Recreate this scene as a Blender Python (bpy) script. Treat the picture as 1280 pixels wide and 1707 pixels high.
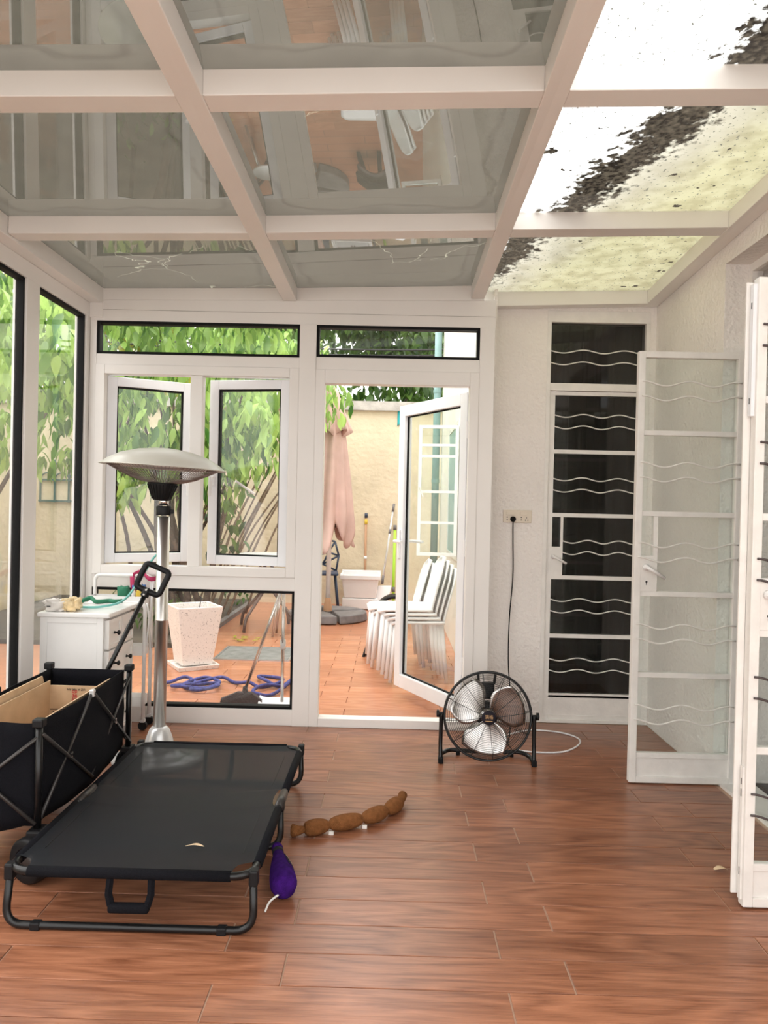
import bpy, bmesh, math, random
import numpy as np
from mathutils import Vector, Matrix, noise
random.seed(7); np.random.seed(7)
for o in list(bpy.data.objects): bpy.data.objects.remove(o)
scene = bpy.context.scene
COL = scene.collection
PI = math.pi

# ---------------------------------------------------------------- camera
F_PX, YAW, PITCH, ROLL, CAM_H = 1249.1, .0101, -.0083, .0225, 1.303
fw = Vector((-math.sin(YAW)*math.cos(PITCH), math.cos(YAW)*math.cos(PITCH), math.sin(PITCH)))
r0 = Vector((math.cos(YAW), math.sin(YAW), 0)); u0 = r0.cross(fw)
rt = math.cos(ROLL)*r0 + math.sin(ROLL)*u0
up = -math.sin(ROLL)*r0 + math.cos(ROLL)*u0
cam = bpy.data.cameras.new('camera'); cam_o = bpy.data.objects.new('camera', cam); COL.objects.link(cam_o)
cam.sensor_fit = 'HORIZONTAL'; cam.sensor_width = 36; cam.lens = F_PX/1280*36; cam.clip_start = .02; cam.clip_end = 200
m = Matrix((rt, up, -fw)).transposed().to_4x4(); m.translation = (0, 0, CAM_H); cam_o.matrix_world = m
scene.camera = cam_o
# ---------------------------------------------------------------- sky (bright overcast) and exposure
w = bpy.data.worlds.new('overcast_sky'); scene.world = w; w.use_nodes = True
bg = w.node_tree.nodes['Background']; bg.inputs[0].default_value = (1, .985, .96, 1); bg.inputs[1].default_value = 1.0
sun = bpy.data.lights.new('cloud_glow', 'SUN'); sun.energy = 2.2; sun.angle = math.radians(110); sun.color = (1, .98, .95)   # brighter zenith of the overcast sky
sun_o = bpy.data.objects.new('cloud_glow', sun); COL.objects.link(sun_o); sun_o.rotation_euler = (math.radians(-12), math.radians(-10), 0); sun_o.location = (0, 6, 12)
vs = scene.view_settings
vs.view_transform = 'Standard'; vs.look = 'None'; vs.gamma = 1; vs.use_curve_mapping = False
vs.exposure = 1.55

# ---------------------------------------------------------------- materials
MATS = {}
def new_mat(name):
    m = bpy.data.materials.new(name); m.use_nodes = True; MATS[name] = m
    return m, m.node_tree.nodes, m.node_tree.links, m.node_tree.nodes['Principled BSDF']
def N(nodes, t, **kw):
    n = nodes.new(t)
    for k, v in kw.items():
        if k.startswith('i_'): n.inputs[int(k[2:]) if k[2:].isdigit() else k[2:]].default_value = v
        else: setattr(n, k, v)
    return n
def mapping(nodes, links, scale=(1, 1, 1), coord='Object'):
    tc = N(nodes, 'ShaderNodeTexCoord'); mp = N(nodes, 'ShaderNodeMapping'); mp.inputs['Scale'].default_value = scale
    links.new(tc.outputs[coord], mp.inputs[0]); return mp.outputs[0]
def ramp(nodes, links, src, stops):
    r = N(nodes, 'ShaderNodeValToRGB'); e = r.color_ramp.elements
    while len(e) < len(stops): e.new(.5)
    for k, (p, c) in enumerate(stops):
        e[k].position = p; e[k].color = tuple(c) + (1,) if len(c) == 3 else c
    links.new(src, r.inputs[0]); return r.outputs[0]
def mat(name, c, rough=.5, metal=0, var=.06, vscale=8, bump=0, bscale=80, spec=.5, coat=0, sheen=0):
    m, n, l, b = new_mat(name)
    v = mapping(n, l)
    t = N(n, 'ShaderNodeTexNoise'); t.inputs['Scale'].default_value = vscale; t.inputs['Detail'].default_value = 4
    l.new(v, t.inputs[0])
    lo = tuple(max(0, x*(1-var)) for x in c); hi = tuple(min(1, x*(1+var)) for x in c)
    l.new(ramp(n, l, t.outputs[0], [(.3, lo), (.7, hi)]), b.inputs['Base Color'])
    b.inputs['Roughness'].default_value = rough; b.inputs['Metallic'].default_value = metal
    b.inputs['Specular IOR Level'].default_value = spec; b.inputs['Coat Weight'].default_value = coat
    b.inputs['Sheen Weight'].default_value = sheen
    if bump:
        t2 = N(n, 'ShaderNodeTexNoise'); t2.inputs['Scale'].default_value = bscale; t2.inputs['Detail'].default_value = 3
        l.new(v, t2.inputs[0]); bp = N(n, 'ShaderNodeBump'); bp.inputs['Strength'].default_value = bump; bp.inputs['Distance'].default_value = .01
        l.new(t2.outputs[0], bp.inputs['Height']); l.new(bp.outputs[0], b.inputs['Normal'])
    return m
mat('upvc', (.80, .775, .745), .35, var=.025, vscale=3)
mat('upvc_cool', (.80, .81, .84), .3, var=.02)
mat('paint_white', (.80, .775, .74), .4, var=.05, vscale=14, bump=.25, bscale=40)
mat('rubber', (.006, .006, .0065), .6, spec=.15)
mat('aluminium', (.55, .56, .60), .3, .8)
mat('black_metal', (.005, .005, .0055), .3, 0, spec=.4)
mat('black_plastic', (.007, .007, .008), .5, spec=.25)
mat('black_cloth', (.0055, .0056, .008), .85, bump=.4, bscale=300, spec=.12)
mat('bar_grey', (.05, .045, .043), .35, .5)
mat('chrome', (.72, .70, .68), .12, 1, var=.03)
mat('steel', (.55, .53, .51), .25, 1, var=.05)
mat('steel_pole', (.78, .76, .73), .32, 1, var=.03)
mat('silver_plastic', (.68, .68, .68), .25, .35)
mat('shade_cream', (.60, .585, .52), .35, var=.03)
mat('heater_inner', (.55, .50, .48), .3, .6)
mat('wire_dark', (.10, .08, .08), .4, .6)
mat('wire_mid', (.30, .26, .25), .35, .7)
mat('white_gloss', (.83, .83, .82), .25, var=.02)
mat('dresser_front', (.82, .80, .77), .35, var=.02)
mat('white_metal', (.82, .81, .80), .3)
mat('white_plastic', (.85, .85, .86), .35, var=.02)
mat('cream_plastic', (.72, .64, .53), .4, var=.03)
mat('bar_white', (.78, .76, .72), .4)
mat('cardboard', (.56, .39, .24), .75, var=.1, vscale=12, bump=.15, bscale=60)
mat('ink_red', (.55, .03, .04), .7); mat('ink_black', (.01, .01, .01), .7); mat('gold', (.45, .27, .12), .4, .3)
mat('plush_brown', (.21, .085, .03), .95, var=.2, vscale=60, bump=.7, bscale=250, spec=.1)
mat('plush_purple', (.040, .007, .13), .9, var=.3, vscale=50, bump=.6, bscale=250, spec=.1)
mat('plush_dark', (.008, .006, .012), .9)
mat('cotton_white', (.75, .72, .68), .9)
mat('teal_hose', (.18, .50, .46), .4); mat('strap_green', (.02, .17, .09), .7); mat('ribbon_pink', (.50, .03, .12), .6)
mat('yellow', (.75, .52, .06), .5); mat('blue', (.05, .17, .50), .5); mat('teal_cloth', (.04, .42, .45), .8)
mat('wrap_yellow', (.78, .60, .34), .3, var=.3, vscale=25, bump=.6, bscale=40)
mat('dry_leaf', (.70, .52, .33), .8)
mat('concrete', (.50, .47, .44), .9, var=.25, vscale=6, bump=.4, bscale=30)
mat('plate_grey', (.20, .20, .19), .6, var=.3, vscale=12, bump=.2)
mat('rope_blue', (.045, .05, .20), .8, var=.5, vscale=60)
mat('bristle', (.05, .035, .035), .9, bump=.8, bscale=150)
mat('canopy', (.60, .41, .365), .85, var=.12, vscale=4, bump=.1, bscale=200)
mat('base_grey', (.17, .155, .155), .6, var=.25, vscale=9)
mat('chair_navy', (.035, .05, .09), .5); mat('bamboo', (.50, .28, .16), .6); mat('lime', (.42, .75, .05), .5)
mat('bark', (.12, .085, .065), .9, var=.4, vscale=20, bump=.6, bscale=60)
mat('bark_light', (.24, .17, .12), .9, var=.35, vscale=20, bump=.5, bscale=60)
mat('table_brown', (.09, .055, .045), .45)
mat('soil', (.07, .055, .04), .95, var=.4, vscale=5, bump=.5, bscale=25)
mat('dark_room', (.008, .008, .008), .9); mat('carpet_grey', (.16, .16, .17), .95)
mat('curtain_dark', (.010, .011, .012), .9, var=.3)
mat('wall_room', (.66, .63, .60), .9)
mat('iron_green', (.06, .13, .12), .5)
mat('pipe_teal', (.22, .36, .36), .5); mat('grout_in', (.50, .34, .25), .9); mat('cable_dark', (.02, .02, .02), .6)

def stucco(name, c, scale=45, strength=.5, stain=.08):
    m, n, l, b = new_mat(name); v = mapping(n, l)
    t = N(n, 'ShaderNodeTexNoise'); t.inputs['Scale'].default_value = 1.6; t.inputs['Detail'].default_value = 5; l.new(v, t.inputs[0])
    l.new(ramp(n, l, t.outputs[0], [(.25, tuple(x*(1-stain*1.6) for x in c)), (.6, c)]), b.inputs['Base Color'])
    b.inputs['Roughness'].default_value = .85; b.inputs['Specular IOR Level'].default_value = .25
    vo = N(n, 'ShaderNodeTexNoise'); vo.inputs['Scale'].default_value = scale; vo.inputs['Detail'].default_value = 2; l.new(v, vo.inputs[0])
    bp = N(n, 'ShaderNodeBump'); bp.inputs['Strength'].default_value = strength; bp.inputs['Distance'].default_value = .02
    l.new(vo.outputs[0], bp.inputs['Height']); l.new(bp.outputs[0], b.inputs['Normal'])
stucco('stucco_white', (.86, .82, .785))
stucco('stucco_cream', (.78, .67, .50), 14, .5, .12)
stucco('house_cream', (.80, .76, .69), 14, .2, .08)

def wood_tile(name, c_lo, c_hi, rough):
    m, n, l, b = new_mat(name)
    tc = N(n, 'ShaderNodeTexCoord'); oi = N(n, 'ShaderNodeObjectInfo')
    off = N(n, 'ShaderNodeVectorMath', operation='SCALE'); off.inputs[0].default_value = (17, 31, 11); l.new(oi.outputs['Random'], off.inputs['Scale'])
    add = N(n, 'ShaderNodeVectorMath', operation='ADD'); l.new(tc.outputs['Object'], add.inputs[0]); l.new(off.outputs[0], add.inputs[1])
    mp = N(n, 'ShaderNodeMapping'); mp.inputs['Scale'].default_value = (3.2, 60, 60); l.new(add.outputs[0], mp.inputs[0])
    t = N(n, 'ShaderNodeTexNoise'); t.inputs['Scale'].default_value = 1.6; t.inputs['Detail'].default_value = 7; t.inputs['Roughness'].default_value = .65; t.inputs['Distortion'].default_value = .7
    l.new(mp.outputs[0], t.inputs[0])
    mp2 = N(n, 'ShaderNodeMapping'); mp2.inputs['Scale'].default_value = (1.1, 6, 6); l.new(add.outputs[0], mp2.inputs[0])
    wv = N(n, 'ShaderNodeTexNoise'); wv.inputs['Scale'].default_value = 1.3; wv.inputs['Detail'].default_value = 1; l.new(mp2.outputs[0], wv.inputs[0])
    mu = N(n, 'ShaderNodeMath', operation='MULTIPLY'); mu.inputs[1].default_value = 14; l.new(wv.outputs[0], mu.inputs[0])
    fr = N(n, 'ShaderNodeMath', operation='PINGPONG'); fr.inputs[1].default_value = 1; l.new(mu.outputs[0], fr.inputs[0])
    mx = N(n, 'ShaderNodeMix', data_type='FLOAT'); mx.inputs[0].default_value = .2; l.new(t.outputs[0], mx.inputs[2]); l.new(fr.outputs[0], mx.inputs[3])
    col = ramp(n, l, mx.outputs[0], [(.28, c_lo), (.68, c_hi)])
    hsv = N(n, 'ShaderNodeHueSaturation'); l.new(col, hsv.inputs['Color'])
    mr = N(n, 'ShaderNodeMapRange'); mr.inputs[3].default_value = .86; mr.inputs[4].default_value = 1.12; l.new(oi.outputs['Random'], mr.inputs[0]); l.new(mr.outputs[0], hsv.inputs['Value'])
    l.new(hsv.outputs[0], b.inputs['Base Color'])
    b.inputs['Roughness'].default_value = rough; b.inputs['Specular IOR Level'].default_value = .5
    bp = N(n, 'ShaderNodeBump'); bp.inputs['Strength'].default_value = .12; bp.inputs['Distance'].default_value = .004
    l.new(t.outputs[0], bp.inputs['Height']); l.new(bp.outputs[0], b.inputs['Normal'])
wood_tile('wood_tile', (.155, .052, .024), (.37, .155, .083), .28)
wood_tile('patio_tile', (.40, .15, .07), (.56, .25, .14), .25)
# far patio: the same tile, too far off to build the planks
m, n, l, b = new_mat('patio_far'); v = mapping(n, l)
br = N(n, 'ShaderNodeTexBrick'); br.inputs['Color1'].default_value = (.40, .155, .08, 1); br.inputs['Color2'].default_value = (.47, .19, .10, 1)
br.inputs['Mortar'].default_value = (.24, .10, .06, 1); br.inputs['Scale'].default_value = 1; br.inputs['Brick Width'].default_value = .8; br.inputs['Row Height'].default_value = .15; br.inputs['Mortar Size'].default_value = .004
l.new(v, br.inputs[0]); l.new(br.outputs[0], b.inputs['Base Color']); b.inputs['Roughness'].default_value = .3

def thin_fresnel(n, l, ior):     # same reflectance from either side of a thin sheet
    g = N(n, 'ShaderNodeNewGeometry'); mr = N(n, 'ShaderNodeMapRange'); mr.inputs[3].default_value = ior; mr.inputs[4].default_value = 1/ior
    l.new(g.outputs['Backfacing'], mr.inputs[0]); f = N(n, 'ShaderNodeFresnel'); l.new(mr.outputs[0], f.inputs[0]); return f
def glass(name, tint=(1, 1, 1), ior=1.45, dirt=.012):
    m, n, l, b = new_mat(name); n.remove(b); out = n['Material Output']
    tr = N(n, 'ShaderNodeBsdfTransparent'); tr.inputs[0].default_value = tint + (1,)
    gl = N(n, 'ShaderNodeBsdfGlossy'); gl.inputs['Roughness'].default_value = .0
    fr = thin_fresnel(n, l, ior)
    mx = N(n, 'ShaderNodeMixShader'); l.new(fr.outputs[0], mx.inputs[0]); l.new(tr.outputs[0], mx.inputs[1]); l.new(gl.outputs[0], mx.inputs[2])
    df = N(n, 'ShaderNodeBsdfDiffuse'); df.inputs[0].default_value = (.8, .8, .78, 1)
    t = N(n, 'ShaderNodeTexNoise'); t.inputs['Scale'].default_value = 5; l.new(mapping(n, l), t.inputs[0])
    mu = N(n, 'ShaderNodeMath', operation='MULTIPLY'); mu.inputs[1].default_value = dirt*2; l.new(t.outputs[0], mu.inputs[0])
    m2 = N(n, 'ShaderNodeMixShader'); l.new(mu.outputs[0], m2.inputs[0]); l.new(mx.outputs[0], m2.inputs[1]); l.new(df.outputs[0], m2.inputs[2])
    l.new(m2.outputs[0], out.inputs[0])
glass('glass'); glass('glass_green', (.97, .995, .985)); glass('glass_smoke', (.55, .55, .55), 1.5, .01)

def mixrgb(n, l, fac, a, b_, blend='MIX'):
    x = N(n, 'ShaderNodeMix', data_type='RGBA', blend_type=blend)
    for s, i in ((fac, 0), (a, 6), (b_, 7)):
        if isinstance(s, (int, float)): x.inputs[i].default_value = s
        elif isinstance(s, tuple): x.inputs[i].default_value = s + (1,)
        else: l.new(s, x.inputs[i])
    return x.outputs[2]
def math_n(n, l, op, a, b_=0, c=0):
    x = N(n, 'ShaderNodeMath', operation=op)
    for s, i in ((a, 0), (b_, 1), (c, 2)):
        if isinstance(s, (int, float)): x.inputs[i].default_value = s
        else: l.new(s, x.inputs[i])
    return x.outputs[0]
# grey privacy roof glass: milky grey film, water marks along the edges, hairline cracks
def roof_grey():
    m, n, l, b = new_mat('roof_grey'); n.remove(b); out = n['Material Output']
    tc = N(n, 'ShaderNodeTexCoord'); sx = N(n, 'ShaderNodeSeparateXYZ'); l.new(tc.outputs['UV'], sx.inputs[0])
    nz = N(n, 'ShaderNodeTexNoise'); nz.inputs['Scale'].default_value = 3.2; nz.inputs['Detail'].default_value = 5; l.new(tc.outputs['Object'], nz.inputs[0])
    ex = math_n(n, l, 'PINGPONG', sx.outputs[0], .5); ey = math_n(n, l, 'PINGPONG', sx.outputs[1], .5)
    e = math_n(n, l, 'SMOOTH_MIN', ex, ey, .12)
    d = math_n(n, l, 'ADD', e, math_n(n, l, 'MULTIPLY', math_n(n, l, 'SUBTRACT', nz.outputs[0], .5), .22))
    col = ramp(n, l, d, [(0, (.027, .026, .021)), (.07, (.039, .037, .030)), (.085, (.026, .024, .019)), (.105, (.041, .039, .031)), (.4, (.037, .034, .027))])
    n2 = N(n, 'ShaderNodeTexNoise'); n2.inputs['Scale'].default_value = 14; n2.inputs['Detail'].default_value = 6; l.new(tc.outputs['Object'], n2.inputs[0])
    col = mixrgb(n, l, .22, col, ramp(n, l, n2.outputs[0], [(.35, (.032, .029, .023)), (.65, (.055, .051, .040))]))
    vo = N(n, 'ShaderNodeTexVoronoi', feature='DISTANCE_TO_EDGE'); vo.inputs['Scale'].default_value = 1.7
    dm = N(n, 'ShaderNodeTexNoise'); dm.inputs['Scale'].default_value = 9; l.new(tc.outputs['Object'], dm.inputs[0])
    av = N(n, 'ShaderNodeVectorMath', operation='MULTIPLY_ADD'); av.inputs[1].default_value = (.12, .12, .12); l.new(dm.outputs['Color'], av.inputs[0]); l.new(tc.outputs['Object'], av.inputs[2])
    l.new(av.outputs[0], vo.inputs[0])
    crack = math_n(n, l, 'LESS_THAN', vo.outputs[0], .0022)
    cm = N(n, 'ShaderNodeTexNoise'); cm.inputs['Scale'].default_value = 1.3; l.new(tc.outputs['Object'], cm.inputs[0])
    crack = math_n(n, l, 'MULTIPLY', crack, math_n(n, l, 'GREATER_THAN', cm.outputs[0], .54))
    col = mixrgb(n, l, crack, col, (.13, .13, .10))
    df = N(n, 'ShaderNodeBsdfDiffuse'); l.new(col, df.inputs[0]); tl = N(n, 'ShaderNodeBsdfTranslucent'); l.new(col, tl.inputs[0])
    m1 = N(n, 'ShaderNodeAddShader'); l.new(df.outputs[0], m1.inputs[0]); l.new(tl.outputs[0], m1.inputs[1])
    gl = N(n, 'ShaderNodeBsdfGlossy'); gl.inputs['Roughness'].default_value = .0
    fr = thin_fresnel(n, l, 2.7)
    mx = N(n, 'ShaderNodeMixShader'); l.new(fr.outputs[0], mx.inputs[0]); l.new(m1.outputs[0], mx.inputs[1]); l.new(gl.outputs[0], mx.inputs[2])
    l.new(mx.outputs[0], out.inputs[0])
roof_grey()
# clear roof glass with leaf litter and algae lying on top
def roof_dirty():
    m, n, l, b = new_mat('roof_dirty'); n.remove(b); out = n['Material Output']
    tc = N(n, 'ShaderNodeTexCoord'); ob = tc.outputs['Object']; sx = N(n, 'ShaderNodeSeparateXYZ'); l.new(ob, sx.inputs[0])
    def nz(s, d=5, o=0):
        t = N(n, 'ShaderNodeTexNoise'); t.inputs['Scale'].default_value = s; t.inputs['Detail'].default_value = d
        a = N(n, 'ShaderNodeVectorMath', operation='ADD'); a.inputs[1].default_value = (o, o*.7, 0); l.new(ob, a.inputs[0]); l.new(a.outputs[0], t.inputs[0]); return t.outputs[0]
    # signed distance from the litter band  x = A + B*y
    s = math_n(n, l, 'SUBTRACT', sx.outputs[0], math_n(n, l, 'ADD', math_n(n, l, 'MULTIPLY', sx.outputs[1], BAND[1]), BAND[0]))
    s = math_n(n, l, 'ADD', s, math_n(n, l, 'MULTIPLY', math_n(n, l, 'SUBTRACT', nz(5, 6), .5), .25))
    base = ramp(n, l, math_n(n, l, 'ADD', math_n(n, l, 'MULTIPLY', s, 1.1), .5), [(.40, (.62, .63, .62)), (.50, (.28, .275, .24)), (.72, (.185, .178, .14)), (1, (.20, .195, .125))])
    mott = ramp(n, l, nz(11, 12, 3), [(.36, (.50, .45, .36)), (.58, (1, 1, 1))])
    right = ramp(n, l, s, [(.04, (0, 0, 0)), (.3, (.75, .75, .75))])
    base = mixrgb(n, l, right, base, mixrgb(n, l, .7, base, mott, 'MULTIPLY'))
    speck = math_n(n, l, 'GREATER_THAN', nz(75, 2, 9), .665)
    base = mixrgb(n, l, math_n(n, l, 'MULTIPLY', speck, .96), base, (.05, .05, .042))
    blot = math_n(n, l, 'GREATER_THAN', nz(13, 4, 21), .69)
    band = math_n(n, l, 'SUBTRACT', math_n(n, l, 'ADD', .14, math_n(n, l, 'MULTIPLY', math_n(n, l, 'SUBTRACT', nz(30, 7, 5), .5), .34)), math_n(n, l, 'ABSOLUTE', s))
    edge = math_n(n, l, 'SUBTRACT', math_n(n, l, 'ADD', .56, math_n(n, l, 'MULTIPLY', math_n(n, l, 'SUBTRACT', nz(26, 6, 2), .5), .22)), sx.outputs[0])
    dark = math_n(n, l, 'MAXIMUM', math_n(n, l, 'MAXIMUM', math_n(n, l, 'MULTIPLY', band, 18), math_n(n, l, 'MULTIPLY', edge, 12)), blot)
    dk = N(n, 'ShaderNodeClamp'); l.new(dark, dk.inputs[0])
    dcol = ramp(n, l, nz(45, 6, 8), [(.4, (.006, .005, .004)), (.75, (.045, .038, .028))])
    base = mixrgb(n, l, dk.outputs[0], base, dcol)
    tl = N(n, 'ShaderNodeBsdfTranslucent'); l.new(base, tl.inputs[0])
    df = N(n, 'ShaderNodeBsdfDiffuse'); l.new(mixrgb(n, l, .85, base, (.02, .02, .02)), df.inputs[0])
    ad = N(n, 'ShaderNodeAddShader'); l.new(tl.outputs[0], ad.inputs[0]); l.new(df.outputs[0], ad.inputs[1])
    gl = N(n, 'ShaderNodeBsdfGlossy'); gl.inputs['Roughness'].default_value = .0
    fr = thin_fresnel(n, l, 1.35)
    mx = N(n, 'ShaderNodeMixShader'); l.new(fr.outputs[0], mx.inputs[0]); l.new(ad.outputs[0], mx.inputs[1]); l.new(gl.outputs[0], mx.inputs[2])
    l.new(mx.outputs[0], out.inputs[0])
BAND = (1.80, -.315)
roof_dirty()
def leaf_mat(name, lo, hi):
    m, n, l, b = new_mat(name); n.remove(b); out = n['Material Output']
    geo = N(n, 'ShaderNodeNewGeometry'); nz = N(n, 'ShaderNodeTexNoise'); nz.inputs['Scale'].default_value = 2.3; nz.inputs['Detail'].default_value = 3; l.new(geo.outputs['Position'], nz.inputs[0])
    f = math_n(n, l, 'ADD', math_n(n, l, 'MULTIPLY', geo.outputs['Random Per Island'], .7), math_n(n, l, 'MULTIPLY', math_n(n, l, 'SUBTRACT', nz.outputs[0], .35), .9))
    col = ramp(n, l, f, [(.15, lo), (.8, hi)])
    df = N(n, 'ShaderNodeBsdfPrincipled'); l.new(col, df.inputs['Base Color']); df.inputs['Roughness'].default_value = .35
    tl = N(n, 'ShaderNodeBsdfTranslucent'); l.new(col, tl.inputs[0])
    mx = N(n, 'ShaderNodeMixShader'); mx.inputs[0].default_value = .42; l.new(df.outputs[0], mx.inputs[1]); l.new(tl.outputs[0], mx.inputs[2]); l.new(mx.outputs[0], out.inputs[0])
leaf_mat('leaf_bright', (.05, .16, .018), (.50, .72, .20))
leaf_mat('leaf_yellow', (.20, .26, .03), (.60, .58, .10))
leaf_mat('leaf_dark', (.025, .07, .015), (.16, .28, .06))
# cot sling: open-weave mesh cloth, light passes between the threads
def mesh_cloth():
    m, n, l, b = new_mat('mesh_cloth'); out = n['Material Output']
    b.inputs['Base Color'].default_value = (.009, .0105, .014, 1); b.inputs['Roughness'].default_value = .6; b.inputs['Specular IOR Level'].default_value = .22
    v = mapping(n, l, (1, 1, 1)); t = N(n, 'ShaderNodeTexNoise'); t.inputs['Scale'].default_value = 700; l.new(v, t.inputs[0])
    bp = N(n, 'ShaderNodeBump'); bp.inputs['Strength'].default_value = .5; bp.inputs['Distance'].default_value = .002; l.new(t.outputs[0], bp.inputs['Height']); l.new(bp.outputs[0], b.inputs['Normal'])
    tr = N(n, 'ShaderNodeBsdfTransparent'); mx = N(n, 'ShaderNodeMixShader'); mx.inputs[0].default_value = .09
    l.new(b.outputs[0], mx.inputs[1]); l.new(tr.outputs[0], mx.inputs[2]); l.new(mx.outputs[0], out.inputs[0])
mesh_cloth()
m, n, l, b = new_mat('terrazzo'); v = mapping(n, l)
t = N(n, 'ShaderNodeTexNoise'); t.inputs['Scale'].default_value = 90; t.inputs['Detail'].default_value = 2; l.new(v, t.inputs[0])
l.new(ramp(n, l, t.outputs[0], [(.31, (.36, .33, .31)), (.38, (.82, .77, .73))]), b.inputs['Base Color']); b.inputs['Roughness'].default_value = .7

# ---------------------------------------------------------------- mesh helpers
class MB:
    def __init__(s): s.v = []; s.f = []
    def add(s, vs, fs):
        k = len(s.v); s.v += [Vector(x) for x in vs]; s.f += [tuple(i+k for i in f) for f in fs]; return s
    def hexa(s, p):  # p: bottom 4 ccw, top 4 ccw
        return s.add(p, [(3, 2, 1, 0), (4, 5, 6, 7), (0, 1, 5, 4), (1, 2, 6, 5), (2, 3, 7, 6), (3, 0, 4, 7)])
    def box(s, x0, x1, y0, y1, z0, z1):
        return s.hexa([(x0, y0, z0), (x1, y0, z0), (x1, y1, z0), (x0, y1, z0), (x0, y0, z1), (x1, y0, z1), (x1, y1, z1), (x0, y1, z1)])
    def cbox(s, c, d, rot=None, bev=0):
        bm = bmesh.new(); bmesh.ops.create_cube(bm, size=1)
        for q in bm.verts: q.co = Vector((q.co.x*d[0], q.co.y*d[1], q.co.z*d[2]))
        if bev: bmesh.ops.bevel(bm, geom=bm.edges[:], offset=bev, segments=2, affect='EDGES', profile=.5)
        if rot is not None: bm.transform(rot.to_4x4())
        bm.verts.index_update()
        s.add([q.co + Vector(c) for q in bm.verts], [[q.index for q in f.verts] for f in bm.faces]); bm.free(); return s
    def tube(s, pts, r, seg=8, closed=False, caps=True):
        pts = [Vector(p) for p in pts]; n = len(pts); rad = r if isinstance(r, (list, tuple)) else [r]*n
        T = []
        for i in range(n):
            a = pts[(i-1) % n] if (closed or i > 0) else pts[i]; b = pts[(i+1) % n] if (closed or i < n-1) else pts[i]
            T.append((b-a).normalized() if (b-a).length > 1e-9 else Vector((0, 0, 1)))
        nrm = T[0].orthogonal().normalized(); vs = []
        for i in range(n):
            if i: nrm = (nrm - T[i]*nrm.dot(T[i])); nrm = nrm.normalized() if nrm.length > 1e-6 else T[i].orthogonal().normalized()
            bn = T[i].cross(nrm)
            vs += [pts[i] + (nrm*math.cos(2*PI*k/seg) + bn*math.sin(2*PI*k/seg))*rad[i] for k in range(seg)]
        fs = []
        for i in range(n if closed else n-1):
            j = (i+1) % n
            fs += [(i*seg+k, i*seg+(k+1) % seg, j*seg+(k+1) % seg, j*seg+k) for k in range(seg)]
        if caps and not closed: fs += [tuple(range(seg))[::-1], tuple((n-1)*seg+k for k in range(seg))]
        return s.add(vs, fs)
    def lathe(s, prof, seg=32, c=(0, 0, 0), rot=None, close=True):
        vs = []
        for (r, z) in prof: vs += [Vector((r*math.cos(2*PI*k/seg), r*math.sin(2*PI*k/seg), z)) for k in range(seg)]
        if rot is not None: vs = [rot @ q for q in vs]
        vs = [q + Vector(c) for q in vs]; n = len(prof)
        fs = [(i*seg+k, i*seg+(k+1) % seg, (i+1)*seg+(k+1) % seg, (i+1)*seg+k) for i in range(n-1) for k in range(seg)]
        if close: fs += [tuple(range(seg))[::-1], tuple((n-1)*seg+k for k in range(seg))]
        return s.add(vs, fs)
    def grid(s, fn, nu, nv):
        vs = [fn(i/nu, j/nv) for j in range(nv+1) for i in range(nu+1)]
        return s.add(vs, [(j*(nu+1)+i, j*(nu+1)+i+1, (j+1)*(nu+1)+i+1, (j+1)*(nu+1)+i) for j in range(nv) for i in range(nu)])
    def frame(s, x0, x1, z0, z1, w, y0, y1, wb=None):   # rectangular ring in xz
        wb = w if wb is None else wb
        s.box(x0, x0+w, y0, y1, z0, z1); s.box(x1-w, x1, y0, y1, z0, z1)
        s.box(x0+w, x1-w, y0, y1, z1-w, z1); s.box(x0+w, x1-w, y0, y1, z0, z0+wb); return s
    def build(s, name, mt, parent=None, smooth=False, loc=None, rz=0, bev=0, solid=0):
        me = bpy.data.meshes.new(name); me.from_pydata([tuple(q) for q in s.v], [], s.f); me.update()
        bm = bmesh.new(); bm.from_mesh(me); bmesh.ops.recalc_face_normals(bm, faces=bm.faces[:]); bm.to_mesh(me); bm.free()
        me.materials.append(MATS[mt])
        if smooth:
            me.polygons.foreach_set('use_smooth', [True]*len(me.polygons))
        o = bpy.data.objects.new(name, me); COL.objects.link(o)
        if parent is not None: o.parent = parent
        if loc is not None: o.location = loc
        if rz: o.rotation_euler = (0, 0, rz)
        if bev:
            md = o.modifiers.new('bevel', 'BEVEL'); md.width = bev; md.segments = 2; md.limit_method = 'ANGLE'
        if solid:
            md = o.modifiers.new('solid', 'SOLIDIFY'); md.thickness = solid; md.offset = 0
        return o
def tag(o, label, cat, group=None, kind=None):
    o['label'] = label; o['category'] = cat
    if group: o['group'] = group
    if kind: o['kind'] = kind
    return o
def empty(name, loc=(0, 0, 0), rz=0):
    o = bpy.data.objects.new(name, None); COL.objects.link(o); o.location = loc; o.rotation_euler = (0, 0, rz); o.empty_display_size = .1; return o
def thing(name, label, cat, loc=(0, 0, 0), rz=0, group=None): return tag(empty(name, loc, rz), label, cat, group)
def struct(name, label, cat, loc=(0, 0, 0)): return tag(empty(name, loc), label, cat, kind='structure')
def copy_tree(o, parent=None):
    c = o.copy(); COL.objects.link(c); c.parent = parent
    for ch in list(o.children): copy_tree(ch, c)
    return c
def arc(c, r, a0, a1, n, axis='xz'):
    out = []
    for i in range(n+1):
        a = a0 + (a1-a0)*i/n; p, q = r*math.cos(a), r*math.sin(a)
        out.append({'xz': (c[0]+p, c[1], c[2]+q), 'yz': (c[0], c[1]+p, c[2]+q), 'xy': (c[0]+p, c[1]+q, c[2])}[axis])
    return out
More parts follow.
